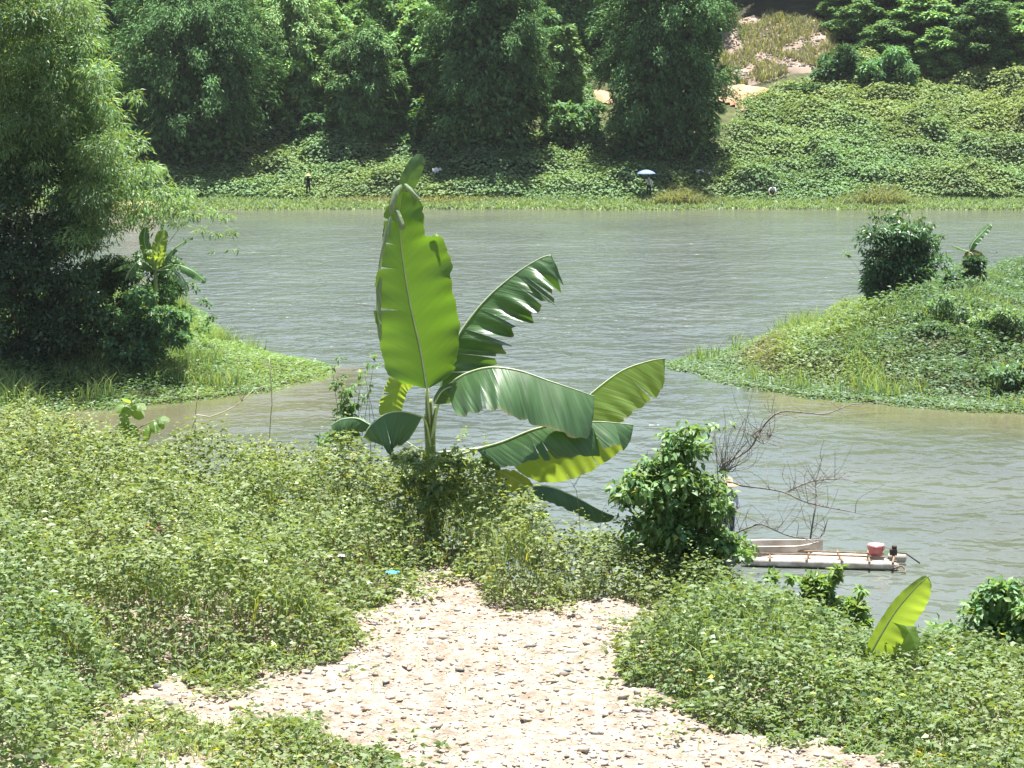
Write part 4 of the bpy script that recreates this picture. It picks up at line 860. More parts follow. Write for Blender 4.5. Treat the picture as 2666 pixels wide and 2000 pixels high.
# A: the tall upright leaf, lower part whole, top torn and folded
banana_leaf(Q_((1112, 1012, 18.45), (1095, 910, 18.42), (1068, 790, 18.38), (1050, 680, 18.36), (1041, 600, 18.36), (1041, 540, 18.38), (1050, 490, 18.40)), 0.35, 0.47, [[-0.05, -1, 0.1], [0.0, -1, 0.05], [0.05, -1, 0.0], [0.05, -1, 0.0]], ban, M['banana'], 901, foldL=-0.45, foldR=-0.10, curlL=0.15, curlR=-0.75, tearsL=5, tearsR=0, amp=0.10, pleat=0.004, ragged=0.06, rib_r=0.012, label='tall upright banana leaf with a torn folded tip', petiole=Q_((1124, 1150, YB), (1116, 1060, 18.47), (1112, 1013, 18.45)),
            profL=[(0, 0.1), (0.015, 0.62), (0.05, 0.92), (0.10, 1.0), (0.5, 0.96), (0.58, 0.85), (0.66, 0.55), (0.85, 0.42), (0.95, 0.25), (1, 0.02)], profR=[(0, 0.1), (0.015, 0.48), (0.05, 0.70), (0.12, 0.82), (0.25, 0.92), (0.4, 1.0), (0.55, 1.0), (0.68, 0.86), (0.70, 0.80), (0.705, 0.50), (0.8, 0.54), (0.88, 0.48), (0.95, 0.3), (1, 0.05)])
# folded tip and torn flaps of the same leaf
banana_leaf(Q_((1048, 500, 18.38), (1066, 462, 18.36), (1084, 425, 18.36), (1096, 402, 18.38)), 0.075, 0.085, [0.1, -0.9, 0.4], ban, M['banana_wax'], 902, curlL=0.2, curlR=0.2, sub=False, pleat=0.003, name='leaf_tip', ns=24, taper=0.6, label='dull green folded-over leaf tip')
banana_leaf(Q_((1052, 478, 18.33), (1070, 495, 18.30), (1094, 520, 18.29)), 0.035, 0.03, [0.1, -0.8, 0.6], ban, M['banana_pale'], 903, curlL=0.5, curlR=0.9, sub=False, pleat=0.003, name='torn_flap', ns=20)
banana_leaf(Q_((1046, 480, 18.33), (1030, 500, 18.30), (1022, 530, 18.28), (1016, 560, 18.28)), 0.035, 0.04, [-0.4, -0.8, 0.4], ban, M['banana_pale'], 919, curlL=0.7, curlR=0.4, sub=False, pleat=0.003, name='torn_flap', ns=20)
banana_leaf(Q_((1018, 560, 18.30), (1004, 610, 18.27), (992, 660, 18.26), (985, 710, 18.27)), 0.03, 0.03, [-0.5, -0.8, 0.2], ban, M['banana_pale'], 904, curlL=0.9, curlR=0.7, tearsL=1, tearsR=1, sub=False, pleat=0.004, name='torn_flap', ns=30)
banana_leaf(Q_((1030, 545, 18.31), (1043, 575, 18.27), (1050, 600, 18.25)), 0.025, 0.03, [-0.2, -0.9, 0.4], ban, M['banana_pale'], 905, sub=False, name='torn_flap', ns=16)
banana_leaf(Q_((990, 720, 18.28), (985, 770, 18.26), (986, 830, 18.26), (990, 890, 18.28)), 0.025, 0.03, [-0.5, -0.8, 0.2], ban, M['banana_pale'], 922, curlL=0.9, sub=False, name='torn_flap', ns=24)
banana_leaf(Q_((1152, 622, 18.31), (1136, 612, 18.28), (1118, 618, 18.30)), 0.035, 0.03, [0.0, -0.6, 0.8], ban, M['banana_young'], 906, sub=False, name='torn_flap', ns=14)
# I: bright drooping strip below the tall leaf on its left
banana_leaf(Q_((1075, 975, 18.7), (1040, 1000, 18.72), (1022, 1050, 18.70), (1015, 1100, 18.66)), 0.10, 0.12, [0.1, -1, 0.3], ban, M['banana_young'], 908, curlL=0.2, curlR=0.1, tearsR=2, sub=False, label='bright backlit strip of leaf under the tall leaf')
# B: leaf leaning up to the right, blade hanging on its lower side
banana_leaf(Q_((1142, 1040, 18.6), (1158, 960, 18.62), (1195, 872, 18.66), (1260, 785, 18.70), (1335, 718, 18.72), (1400, 676, 18.74), (1434, 663, 18.76)), 0.05, 0.44, [[-0.25, -0.5, 0.83], [-0.2, -0.52, 0.83]], ban, M['banana_wax'], 909, foldL=0.6, foldR=0.38, curlL=0.5, curlR=0.30, tearsR=11, amp=0.13, pleat=0.026, taper=0.22, baser=0.30, ragged=0.09, rib_r=0.014, label='grey-green leaf leaning up to one side with a ragged hanging blade', petiole=Q_((1128, 1150, YB), (1134, 1090, 18.58), (1142, 1042, 18.6)))
# J: pale short leaf at the heart
banana_leaf(Q_((1130, 1052, 18.32), (1152, 1018, 18.25), (1180, 1008, 18.2), (1190, 1030, 18.17)), 0.05, 0.14, [-0.1, -0.8, 0.6], ban, M['banana_wax'], 910, foldR=0.5, curlR=0.4, tearsR=1, pleat=0.01, rib_r=0.008, label='short pale leaf at the heart of the plant')
# C: broad dark leaf arching right
banana_leaf(Q_((1165, 1005, 18.3), (1210, 975, 18.15), (1275, 957, 18.02), (1350, 965, 17.95), (1430, 992, 17.92), (1500, 1015, 17.92), (1548, 1032, 17.95)), 0.06, 0.45, [[0.0, -0.6, 0.8], [0.1, -0.62, 0.78]], ban, M['banana_wax'], 911, foldL=0.8, foldR=0.10, curlL=0.5, curlR=0.30, tearsR=1, amp=0.03, pleat=0.010, taper=0.10, baser=0.10, ragged=0.03, rib_r=0.013, label='broad dark leaf arching out above the ragged lower leaf', petiole=Q_((1122, 1150, YB), (1140, 1060, 18.42), (1165, 1006, 18.3)))
# D: bright leaf behind it, pointing up to the right
banana_leaf(Q_((1390, 1140, 18.75), (1470, 1090, 18.85), (1545, 1020, 18.95), (1620, 965, 19.05), (1690, 940, 19.12), (1732, 933, 19.16)), 0.03, 0.40, [[-0.25, -0.75, 0.6], [-0.3, -0.7, 0.65]], ban, M['banana_young'], 912, foldL=0.6, foldR=0.42, curlL=0.4, curlR=0.1, tearsR=1, amp=0.04, pleat=0.008, taper=0.42, baser=0.45, ragged=0.03, rib_r=0.011, label='sunlit yellow-green leaf with a wet shine behind the dark leaf', petiole=Q_((1135, 1180, YB), (1260, 1165, 18.65), (1390, 1141, 18.75)))
# E: lower leaf: near side ragged grey, far side bright green underneath
banana_leaf(Q_((1240, 1170, 18.1), (1310, 1150, 18.02), (1390, 1118, 17.95), (1470, 1102, 17.92), (1560, 1098, 17.95), (1650, 1106, 18.02)), 0.26, 0.33, [[0.0, -0.40, 0.92], [0.0, -0.35, 0.93]], ban, M['banana_wax'], 913, foldL=1.0, foldR=0.45, curlL=0.35, curlR=0.45, tearsR=4, tearsL=1, amp=0.10, pleat=0.005, taper=0.30, baser=0.25, ragged=0.22, rib_r=0.012, label='low arching leaf, grey and ragged on top, bright green underneath', petiole=Q_((1130, 1210, YB), (1180, 1190, 18.25), (1240, 1171, 18.1)))
banana_leaf(Q_((1330, 1205, 18.25), (1420, 1180, 18.3), (1530, 1150, 18.32), (1640, 1118, 18.3)), 0.02, 0.30, [0.1, -0.95, 0.3], ban, M['banana_young'], 914, foldR=0.05, curlR=0.3, tearsR=2, amp=0.05, pleat=0.008, taper=0.7, baser=0.3, sub=False, label='bright green far side of the low arching leaf')
# K: grey hanging shreds
for k, (u0, v0, u1, v1, ww) in enumerate([(1262, 1160, 1258, 1235, 0.04), (1290, 1155, 1290, 1225, 0.045), (1315, 1150, 1308, 1205, 0.04)]):
    banana_leaf(Q_((u0, v0, 18.2), ((u0 + u1) / 2 + 3, (v0 + v1) / 2, 18.13), (u1, v1, 18.12)), ww, ww, [0.1 * (k - 1), -0.9, 0.4], ban, M['banana_wax'], 920 + k, curlL=0.5, curlR=0.5, sub=False, name='torn_flap', ns=16, taper=0.15)
# G: yellowing leaf low down, F: lowest leaf drooping right
banana_leaf(Q_((1290, 1225, 18.1), (1325, 1240, 18.0), (1360, 1262, 17.9), (1385, 1290, 17.85)), 0.09, 0.13, [0.0, -0.85, 0.5], ban, M['banana_old'], 915, curlL=0.3, curlR=0.3, tearsL=2, tearsR=2, pleat=0.012, rib_r=0.007, label='yellowing torn leaf near the weeds', petiole=Q_((1135, 1215, YB), (1230, 1205, 18.25), (1290, 1225, 18.1)))
banana_leaf(Q_((1340, 1285, 17.95), (1395, 1266, 17.85), (1440, 1270, 17.8), (1500, 1295, 17.76), (1555, 1325, 17.74), (1600, 1345, 17.74)), 0.20, 0.15, [[0.05, -0.3, 0.95], [0.2, -0.3, 0.93]], ban, M['banana_wax'], 916, foldL=0.95, foldR=0.75, curlL=0.3, curlR=0.5, tearsR=3, amp=0.16, ragged=0.18, pleat=0.010, rib_r=0.010, label='lowest leaf drooping into the weeds', petiole=Q_((1140, 1220, YB), (1260, 1262, 18.15), (1340, 1285, 17.95)))
# H: leaf curling down on the left
banana_leaf(Q_((1100, 1085, 18.3), (1050, 1072, 18.2), (1005, 1078, 18.12), (965, 1108, 18.05), (945, 1140, 18.02)), 0.34, 0.04, [[-0.1, -0.55, 0.8], [-0.25, -0.7, 0.6]], ban, M['banana_wax'], 917, foldL=0.55, foldR=0.6, curlL=0.35, tearsL=2, amp=0.12, pleat=0.010, taper=0.45, rib_r=0.010, label='leaf curling down to the weeds on the opposite side from the ragged leaf', petiole=Q_((1122, 1170, YB), (1112, 1110, 18.4), (1100, 1086, 18.3)))
banana_leaf(Q_((970, 1110, 18.5), (930, 1090, 18.5), (890, 1092, 18.48), (860, 1108, 18.45)), 0.10, 0.04, [-0.2, -0.4, 0.9], ban, M['banana_wax'], 918, foldL=0.6, rib_r=0.007, pleat=0.01, petiole=Q_((1120, 1190, YB), (1040, 1140, 18.5), (970, 1110, 18.5)))

shrub('edge_bush', 'leafy weeds and young shoots crowding the foot of the large banana plant', 'bush', 18.15,
      [(1040, 1200, 26), (1080, 1205, 28), (1120, 1210, 30), (1160, 1200, 28), (1200, 1205, 30), (1240, 1210, 28), (1185, 1165, 10), (1200, 1135, 7), (1230, 1170, 10), (1150, 1215, 30), (1090, 1215, 30), (1250, 1240, 30), (1290, 1265, 26), (1300, 1300, 28), (1350, 1320, 30), (1400, 1340, 26), (1210, 1115, 5), (1090, 1170, 8), (1060, 1180, 10), (1270, 1215, 18), (1100, 1255, 34), (1140, 1275, 36), (1180, 1260, 36), (1220, 1285, 36), (1110, 1305, 36), (1160, 1320, 38), (1210, 1330, 36), (1060, 1250, 32), (1260, 1320, 36)],
      (0.22, 0.265, 0.115), 0.058, 0.027, 48, 809, 'leaf', base=(1170, 1300), depth=0.45, stems=10, stem_r=0.003, shell=(0.2, 1.5), bulk=0.45)
# young banana: single leaf at the right
yb = P(2250, 1790, 14.6); yb[2] = float(fore_z(yb[0], yb[1]))
yban = banana_plant(yb, 'young banana plant with one bright half-folded leaf in the weeds')
banana_leaf(Q_((2250, 1735, 14.6), (2285, 1668, 14.52), (2332, 1592, 14.42), (2380, 1535, 14.33), (2416, 1500, 14.28)), 0.06, 0.17, [[-0.45, -0.8, 0.4], [-0.4, -0.8, 0.4]], yban, M['banana_young'], 930, foldL=-0.1, foldR=0.25, curlL=0.1, curlR=0.3, tearsR=1, amp=0.10, pleat=0.007, taper=0.5, baser=0.35, rib_r=0.008, petiole=[yb + [0, 0, -0.05], P(2248, 1755, 14.6), P(2250, 1736, 14.6)])
banana_leaf(Q_((2330, 1610, 14.52), (2365, 1640, 14.46), (2385, 1690, 14.42)), 0.06, 0.10, [0.2, -0.9, 0.3], yban, M['banana_young'], 931, sub=False, name='torn_flap', ns=20, curlR=0.3)
banana_leaf([yb, P(2240, 1730, 14.5), P(2215, 1715, 14.4), P(2180, 1735, 14.3)], 0.05, 0.05, [-0.1, -0.4, 0.9], yban, M['banana_old'], 932, rib_r=0.006, ns=24)
banana_leaf([yb, P(2275, 1725, 14.45), P(2300, 1730, 14.35), P(2320, 1760, 14.3)], 0.05, 0.05, [0.1, -0.4, 0.9], yban, M['banana_young'], 933, rib_r=0.006, ns=24)

# small bananas on the spits
def small_banana(base_uv, y, crown_uv, specs, label, stem_r=0.12, dead=()):
    b = P(base_uv[0], base_uv[1], y); b[2] = float(ground_z(b[0], b[1])); t = banana_plant(b, label); c = P(crown_uv[0], crown_uv[1], y)
    mesh_obj('stem', *tube_data(spline([b - [0, 0, .2], (b + c) / 2, c], 8), np.linspace(stem_r, stem_r * 0.6, 8), 8), M['pseudostem'], t, smooth=True)
    for k, (pts, w, nrm, mat, tears) in enumerate(specs):
        rib = [c] + [P(u, v, y + dy) for u, v, dy in pts]
        banana_leaf(rib, w, w, nrm, t, M[mat], 950 + k + int(y), foldL=0.25, foldR=0.25, curlL=0.4, curlR=0.4, tearsL=tears, tearsR=tears, amp=0.3, pleat=0.02, ns=30, nt=5, rib_r=0.025, baser=0.25)
    for k, (u, v, ln) in enumerate(dead):
        p = P(u, v, y - 0.15); banana_leaf([c, (c + p) / 2 + [0, -0.15, 0.1], p], 0.16, 0.16, [0.1, -1, 0.1], t, M['banana_dry'], 990 + k, tearsL=3, tearsR=3, amp=0.5, ns=20, nt=4, rib_r=0.02, name='dead_leaf')
    return t
small_banana((400, 880), 76.3, (405, 705), [
    ([(412, 660, -.1), (418, 625, -.15), (428, 598, -.1)], 0.30, [0.2, -1, 0.2], 'banana_young', 2), ([(385, 660, .1), (375, 625, .2), (380, 590, .3)], 0.22, [-.2, -1, .2], 'banana', 3),
    ([(440, 660, .2), (470, 635, .3), (503, 618, .4)], 0.20, [-.3, -.5, .8], 'banana_wax', 5), ([(455, 690, -.2), (500, 705, -.4), (538, 735, -.5)], 0.26, [.3, -.5, .8], 'banana', 5),
    ([(450, 705, -.3), (480, 735, -.5), (490, 760, -.6)], 0.22, [.4, -.5, .7], 'banana_wax', 4), ([(370, 680, -.2), (350, 690, -.4), (325, 730, -.5)], 0.20, [-.3, -.5, .8], 'banana_wax', 4), ([(365, 690, .2), (330, 690, .4), (290, 705, .5)], 0.18, [-.2, -.4, .9], 'banana', 4),
    ([(400, 670, -.4), (395, 650, -.7), (380, 660, -1.0)], 0.25, [0, -.6, .8], 'banana_young', 3)], 'small banana plant with spreading leaves on the left spit under the bamboo')
small_banana((2535, 740), 88, (2523, 655), [
    ([(2535, 630, 0), (2558, 605, .1), (2580, 583, .2)], 0.24, [-.5, -.6, .6], 'banana', 3), ([(2505, 650, -.2), (2490, 643, -.4), (2478, 640, -.5)], 0.14, [-.2, -.3, .95], 'banana_wax', 1)],
    'small banana plant with one upright leaf and brown dead leaves on the right spit', dead=[(2545, 690, 1), (2570, 685, 1), (2530, 715, 1), (2510, 700, 1), (2555, 710, 1)])

# ------------------------------------------------------------------ seedling with big soft leaves, dry stalks, leafless branches
sb = P(335, 1180, 20.5); sb[2] = float(fore_z(sb[0], sb[1]))
sd_ = thing('leafy_seedling', sb, 'young plant with large drooping yellow-green leaves standing above the weeds', 'plant')
tubes('stem', [(spline([sb - [0, 0, .1], P(332, 1140, 20.5), P(338, 1060, 20.45)], 8), np.linspace(0.012, 0.006, 8)), (spline([P(335, 1130, 20.5), P(370, 1110, 20.4), P(405, 1095, 20.35)], 6), np.linspace(0.007, 0.004, 6))], M['culm'], sd_, 6)
for k, (a, b, ww, mt) in enumerate([((338, 1060), (300, 1072), 0.05, 'banana_young'), ((338, 1056), (350, 1030), 0.045, 'banana'), ((340, 1058), (378, 1066), 0.05, 'banana_young'), ((338, 1062), (318, 1098), 0.05, 'banana_young'), ((340, 1070), (372, 1090), 0.05, 'banana'), ((336, 1090), (300, 1130), 0.04, 'banana'), ((336, 1095), (322, 1175), 0.045, 'banana'), ((338, 1100), (358, 1150), 0.04, 'banana'), ((400, 1096), (440, 1098), 0.05, 'banana_young'), ((400, 1098), (420, 1120), 0.05, 'banana_young'), ((398, 1092), (405, 1130), 0.045, 'banana'), ((338, 1050), (320, 1038), 0.04, 'banana_young'), ((385, 1105), (380, 1150), 0.035, 'banana'), ((334, 1110), (300, 1165), 0.035, 'banana')]):
    pa = P(a[0], a[1], 20.45); pb = P(b[0], b[1], 20.35 - 0.02 * (k % 4)); mid_ = (pa + pb) / 2 + [0, 0, 0.025]
    banana_leaf([pa, mid_, pb], ww * 1.25, ww * 1.25, [0.1 * math.sin(k), -0.6, 0.8], sd_, M['banana_young'], 1000 + k, pleat=0.004, ns=12, nt=4, sub=False, taper=0.6, baser=0.4)
STALK = [([(702, 1140), (708, 1060), (706, 1000), (700, 930)], 'leafless pale upright stalk standing in the weeds before the calm inlet'), ([(508, 1115), (512, 1060), (514, 1015)], 'short pale dry stalk beside a forked twig in the weeds')]
for pts, lab in STALK:
    q = [P(u, v, 20.3) for u, v in pts]; b0 = q[0].copy(); b0[2] = float(fore_z(b0[0], b0[1]))
    t = thing('dry_stalk', b0, lab, 'stalk'); tubes('stem', [(spline([b0] + q, 14), np.linspace(0.008, 0.004, 14))], M['dry_stalk'], t, 5)
q = [P(u, v, 20.2) for u, v in [(500, 1110), (540, 1088), (590, 1070), (630, 1045), (660, 1015)]]; b0 = q[0].copy(); b0[2] = float(fore_z(b0[0], b0[1]))
t = thing('dry_stalk', b0, 'forked pale leafless twig slanting over the calm brown inlet', 'twig')
tubes('stem', [(spline([b0] + q, 16), np.linspace(0.009, 0.004, 16)), (spline([q[3], P(642, 1010, 20.15), P(640, 1000, 20.15)], 5), np.linspace(.005, .003, 5)), (spline([q[3], P(622, 1022, 20.2), P(620, 1010, 20.2)], 5), np.linspace(.005, .003, 5)), (spline([q[4], P(690, 1005, 20.2), P(704, 1008, 20.2)], 5), np.linspace(.004, .003, 5))], M['dry_stalk'], t, 5)

DB = P(1850, 1500, 17.6); DB[2] = float(fore_z(DB[0], DB[1]))
dead = thing('leafless_shrub', DB, 'grey leafless branches fanning out over the water beside the vine-covered bush', 'dead branches')
fork = P(1880, 1300, 17.7)
BR = [[(1880, 1215), (1920, 1190), (1955, 1165), (1975, 1130), (2000, 1095), (2035, 1072), (2100, 1075), (2150, 1078), (2210, 1055), (2240, 1050)],
      [(1890, 1255), (1930, 1265), (1990, 1272), (2045, 1283), (2090, 1305), (2150, 1320), (2230, 1335)],
      [(2045, 1283), (2090, 1262), (2130, 1250), (2190, 1247)],
      [(1900, 1390), (1940, 1378), (1980, 1365), (2020, 1382), (2065, 1398), (2135, 1400), (2155, 1350)],
      [(2110, 1402), (2118, 1350), (2126, 1300), (2124, 1255), (2140, 1200)],
      [(1985, 1115), (1960, 1135), (1990, 1155), (2010, 1130)]]
rb_ = np.random.default_rng(33)
for k, br in enumerate(BR):
    pts = [P(u, v, 17.7 + 0.12 * math.sin(i * 0.9 + k)) for i, (u, v) in enumerate(br)]
    if k in (0, 1, 3): pts = [DB + [0.02 * k, 0, -0.05], fork + [0.02 * k, 0.03 * k, -0.05 * k]] + pts
    m = len(pts) * 4; r0 = [0.017, 0.013, 0.008, 0.012, 0.009, 0.006][k]
    tubes('branch', [(spline(pts, m), np.linspace(r0, 0.004, m))], M['dead_wood'], dead, 5)
items = []
for k in range(130):
    br = BR[rb_.integers(len(BR))]; i = rb_.integers(len(br) - 1); f = rb_.random()
    u = lerp(br[i][0], br[i + 1][0], f); v = lerp(br[i][1], br[i + 1][1], f); a = rb_.uniform(-2.8, 0.4); ln = rb_.uniform(30, 120)
    p0 = P(u, v, 17.7); y1 = 17.7 + rb_.normal(0, 0.25)
    p1 = P(u + math.cos(a) * ln * 0.5 + rb_.normal(0, 8), v + math.sin(a) * ln * 0.5 + rb_.normal(0, 8), (17.7 + y1) / 2); p2 = P(u + math.cos(a) * ln + rb_.normal(0, 18), v + math.sin(a) * ln + rb_.normal(0, 18), y1)
    items.append((spline([p0, p1, p2], 8), np.linspace(0.0028, 0.0012, 8)))
for k in range(34):   # fine tangle beside the vine bush
    u = rb_.uniform(1850, 1960); v = rb_.uniform(1110, 1230); a = rb_.uniform(-2.5, -0.3); ln = rb_.uniform(25, 70)
    items.append((spline([P(1880 + rb_.normal(0, 15), 1230, 17.7), P(u, v, 17.7), P(u + math.cos(a) * ln, v + math.sin(a) * ln, 17.6)], 8), np.linspace(0.003, 0.0012, 8)))
o = tubes('twigs', items, M['dead_wood'], dead, 4); tag(o, kind='stuff')
t = thing('leafless_twig', P(1530, 1330, 17.6), 'small bare twig sticking up over the water between the banana and the vine bush', 'twig')
t.location.z = float(fore_z(t.location.x, t.location.y))
tubes('stem', [(spline([np.array(t.location), P(1500, 1270, 17.6), P(1475, 1235, 17.6)], 8), np.linspace(.004, .002, 8)), (spline([P(1495, 1265, 17.6), P(1515, 1230, 17.6), P(1530, 1205, 17.6)], 6), np.linspace(.003, .0015, 6)), (spline([np.array(t.location), P(1575, 1300, 17.6), P(1600, 1280, 17.6)], 6), np.linspace(.003, .0015, 6))], M['dead_wood'], t, 4)

# ------------------------------------------------------------------ raft, float and bucket
M['white_float'] = noise_mat('white_float', (0.33, 0.29, 0.23), (0.60, 0.57, 0.52), 5, 0.6, 0.2, 30, 0.3)
M['white_foam'] = noise_mat('white_foam', (0.40, 0.36, 0.30), (0.62, 0.59, 0.54), 3, 0.8, 0.2, 40, 0.2)
M['raft_pole'] = noise_mat('raft_pole', (0.16, 0.10, 0.06), (0.32, 0.24, 0.16), 8, 0.8, 0.3)
M['red_plastic'] = noise_mat('red_plastic', (0.42, 0.10, 0.10), (0.52, 0.17, 0.16), 3, 0.4, 0.05, spec=0.5)
M['pale_lid'] = noise_mat('pale_lid', (0.55, 0.36, 0.36), (0.66, 0.46, 0.45), 3, 0.4, 0.05, spec=0.5)
M['dark_metal'] = noise_mat('dark_metal', (0.04, 0.035, 0.03), (0.11, 0.08, 0.06), 9, 0.6, 0.2)
def rot_box(c, dx, dy, dz, ax, bevel=0.0):
    """box with its long side along ax (horizontal unit vector)"""
    ax = np.array([ax[0], ax[1], 0.0]); ax /= np.linalg.norm(ax); sd = np.array([-ax[1], ax[0], 0]); up = np.array([0, 0, 1.0])
    v = [np.asarray(c) + ax * i * dx / 2 + sd * j * dy / 2 + up * k * dz / 2 for k in (-1, 1) for j in (-1, 1) for i in (-1, 1)]
    return np.array(v), [(0, 2, 3, 1), (4, 5, 7, 6), (0, 1, 5, 4), (2, 6, 7, 3), (0, 4, 6, 2), (1, 3, 7, 5)]
ra = Pw(1930, 1462, 0.05); rbp = Pw(2345, 1474, 0.05); axd = unit((rbp - ra)[None])[0]; sdv = np.array([-axd[1], axd[0], 0])
raft = thing('raft', (ra + rbp) / 2 * [1, 1, 0], 'narrow raft of white float tubes lashed with poles, moored by the vine bush', 'raft')
for k, (off, a0, a1) in enumerate([(-0.22, 0.0, 0.985), (0.12, 0.0, 0.93), (0.44, -0.05, 0.90)]):
    p0 = ra + (rbp - ra) * a0 + sdv * off; p1 = ra + (rbp - ra) * a1 + sdv * off; L_ = np.linalg.norm(p1 - p0); m = 26
    pts = [lerp(p0, p1, t) + [0, 0, 0.06] for t in np.linspace(0, 1, m)]
    rad = np.full(m, 0.105) * (1 - 0.10 * (np.arange(m) % 5 == 0)); rad[0] = rad[-1] = 0.05; rad[1] = rad[-2] = 0.095
    mesh_obj('float_tube', *tube_data(np.array(pts), rad, 12), M['white_float'], raft, smooth=True)
mesh_obj('float_tube', *tube_data(np.array([rbp + sdv * 0.40 + axd * t + [0, 0, 0.10] for t in (-0.28, -0.25, -0.05, 0.12, 0.15)]), [0.06, 0.11, 0.11, 0.11, 0.06], 12), M['white_float'], raft, smooth=True)
for k, t_ in enumerate([0.18, 0.42, 0.62, 0.80, 0.955]):
    c = lerp(ra, rbp, t_); jog = axd * 0.06 * math.sin(k * 2.1)
    mesh_obj('cross_pole', *tube_data(spline([c - sdv * 0.48 + [0, 0, 0.18] - jog, c + [0, 0, 0.185], c + sdv * 0.68 + [0, 0, 0.18] + jog], 6), 0.026, 7), M['raft_pole'], raft, smooth=True)
    mesh_obj('lashing', *tube_data(np.array([c - sdv * 0.22 + [math.cos(q) * 0.0, 0, 0] + axd * 0.10 * math.cos(q) + np.array([0, 0, 0.06 + 0.125 * math.sin(q)]) for q in np.linspace(0, 6.28, 12)]), 0.012, 5), M['raft_pole'], raft, smooth=True)
for k, sg in enumerate((-0.05, 0.28)):
    mesh_obj('deck_pole', *tube_data(np.array([lerp(ra, rbp, 0.05) + sdv * sg + [0, 0, 0.215], lerp(ra, rbp, 0.5) + sdv * (sg + 0.02) + [0, 0, 0.22], lerp(ra, rbp, 0.90) + sdv * sg + [0, 0, 0.215]]), 0.022, 7), M['raft_pole'], raft, smooth=True)
mesh_obj('snag', *tube_data(spline([rbp + [-0.25, -0.35, 0.02], rbp + [-0.05, -0.40, 0.10], rbp + [0.02, -0.50, 0.0], rbp + [-0.1, -0.62, 0.01]], 10), np.linspace(0.03, 0.012, 10), 6), M['raft_pole'], raft, smooth=True)
# bucket with lid
bc = lerp(ra, rbp, 0.845) + sdv * 0.16; bc[2] = 0.235
bk = thing('bucket', bc, 'red plastic bucket with a pale lid standing on the raft', 'bucket')
def lathe(prof, c, seg=20):
    th = np.linspace(0, 2 * np.pi, seg, endpoint=False); v = np.array([[c[0] + r_ * math.cos(a), c[1] + r_ * math.sin(a), c[2] + z] for r_, z in prof for a in th]); f = []
    for i in range(len(prof) - 1):
        for j in range(seg): f.append((i * seg + j, i * seg + (j + 1) % seg, (i + 1) * seg + (j + 1) % seg, (i + 1) * seg + j))
    f.append(tuple(range(seg))[::-1]); f.append(tuple((len(prof) - 1) * seg + j for j in range(seg)))
    return v, f
mesh_obj('body', *lathe([(0.145, 0.0), (0.155, 0.02), (0.185, 0.24), (0.185, 0.25)], bc), M['red_plastic'], bk, smooth=False)
mesh_obj('rim', *lathe([(0.193, 0.235), (0.203, 0.245), (0.203, 0.262), (0.193, 0.268)], bc), M['red_plastic'], bk)
mesh_obj('lid', *lathe([(0.188, 0.269), (0.188, 0.283), (0.165, 0.290), (0.16, 0.280), (0.02, 0.282)], bc), M['pale_lid'], bk)
mesh_obj('handle', *tube_data(np.array([bc + axd * 0.205 * math.cos(q) - sdv * 0.06 * math.sin(q) + np.array([0, 0, 0.24 - 0.15 * math.sin(q)]) for q in np.linspace(0, math.pi, 12)]), 0.006, 5), M['dark_metal'], bk, smooth=True)
# small dark motor at the raft end
mc = lerp(ra, rbp, 0.955) + sdv * 0.2; mc[2] = 0.20
mo_ = thing('outboard_motor', mc, 'small dark motor with a long shaft at the end of the raft', 'motor')
v1, f1 = rot_box(mc + [0, 0, 0.14], 0.17, 0.15, 0.14, axd); mesh_obj('engine_block', v1, f1, M['dark_metal'], mo_)
v1, f1 = lathe([(0.05, 0), (0.06, 0.02), (0.06, 0.08), (0.03, 0.10)], mc + [0.02, 0, 0.20], 12); mesh_obj('fuel_tank', v1, f1, M['dark_metal'], mo_)
mesh_obj('shaft', *tube_data(np.array([mc + [0, 0, 0.12], mc + axd * 0.3 + [0, 0, 0.10], mc + axd * 0.62 + [0, 0, -0.12]]), 0.018, 6), M['dark_metal'], mo_, smooth=True)
mesh_obj('mount', *tube_data(np.array([mc + [0, 0, -0.02], mc + [0, 0, 0.10]]), 0.03, 7), M['dark_metal'], mo_, smooth=True)
# white foam float: pointed hull with raised rim
fa = Pw(1930, 1436, 0.2); fb = Pw(2142, 1434, 0.2); fx_ = unit((fb - fa)[None])[0]; fs = np.array([-fx_[1], fx_[0], 0]); FL = np.linalg.norm(fb - fa)
hull = thing('foam_boat', (fa + fb) / 2 * [1, 1, 0], 'small white foam boat with a pointed bow alongside the raft', 'boat')
rows = []; m = 16
for i, t_ in enumerate(np.linspace(-0.35, 1, m)):
    hw = 0.36 * (1 - max(0, (t_ - 0.62) / 0.38) ** 1.6) * (1 if t_ > -0.3 else 0.9) + 0.004; sheer = 0.40 + 0.07 * max(0, (t_ - 0.6) / 0.4) ** 2
    c = fa + (fb - fa) * t_; c[2] = 0
    rows.append([c + fs * (k * hw) + np.array([0, 0, z]) for k, z in ((-0.62, -0.06), (-1.0, sheer - 0.02), (-1.0, sheer), (-0.84, sheer), (-0.72, 0.14), (0.72, 0.14), (0.84, sheer), (1.0, sheer), (1.0, sheer - 0.02), (0.62, -0.06))])
V_ = np.array(rows).reshape(-1, 3); Fh = []
for i in range(m - 1):
    for j in range(10):
        k = (j + 1) % 10; Fh.append((i * 10 + j, i * 10 + k, (i + 1) * 10 + k, (i + 1) * 10 + j))
Fh.append(tuple(range(10))[::-1]); Fh.append(tuple((m - 1) * 10 + j for j in range(10)))
mesh_obj('hull', V_, Fh, M['white_foam'], hull)
for t_ in (0.05, 0.48):
    v1, f1 = rot_box(lerp(fa, fb, t_) * [1, 1, 0] + [0, 0, 0.24], 0.16, 0.58, 0.03, fx_); mesh_obj('thwart', v1, f1, M['raft_pole'], hull)

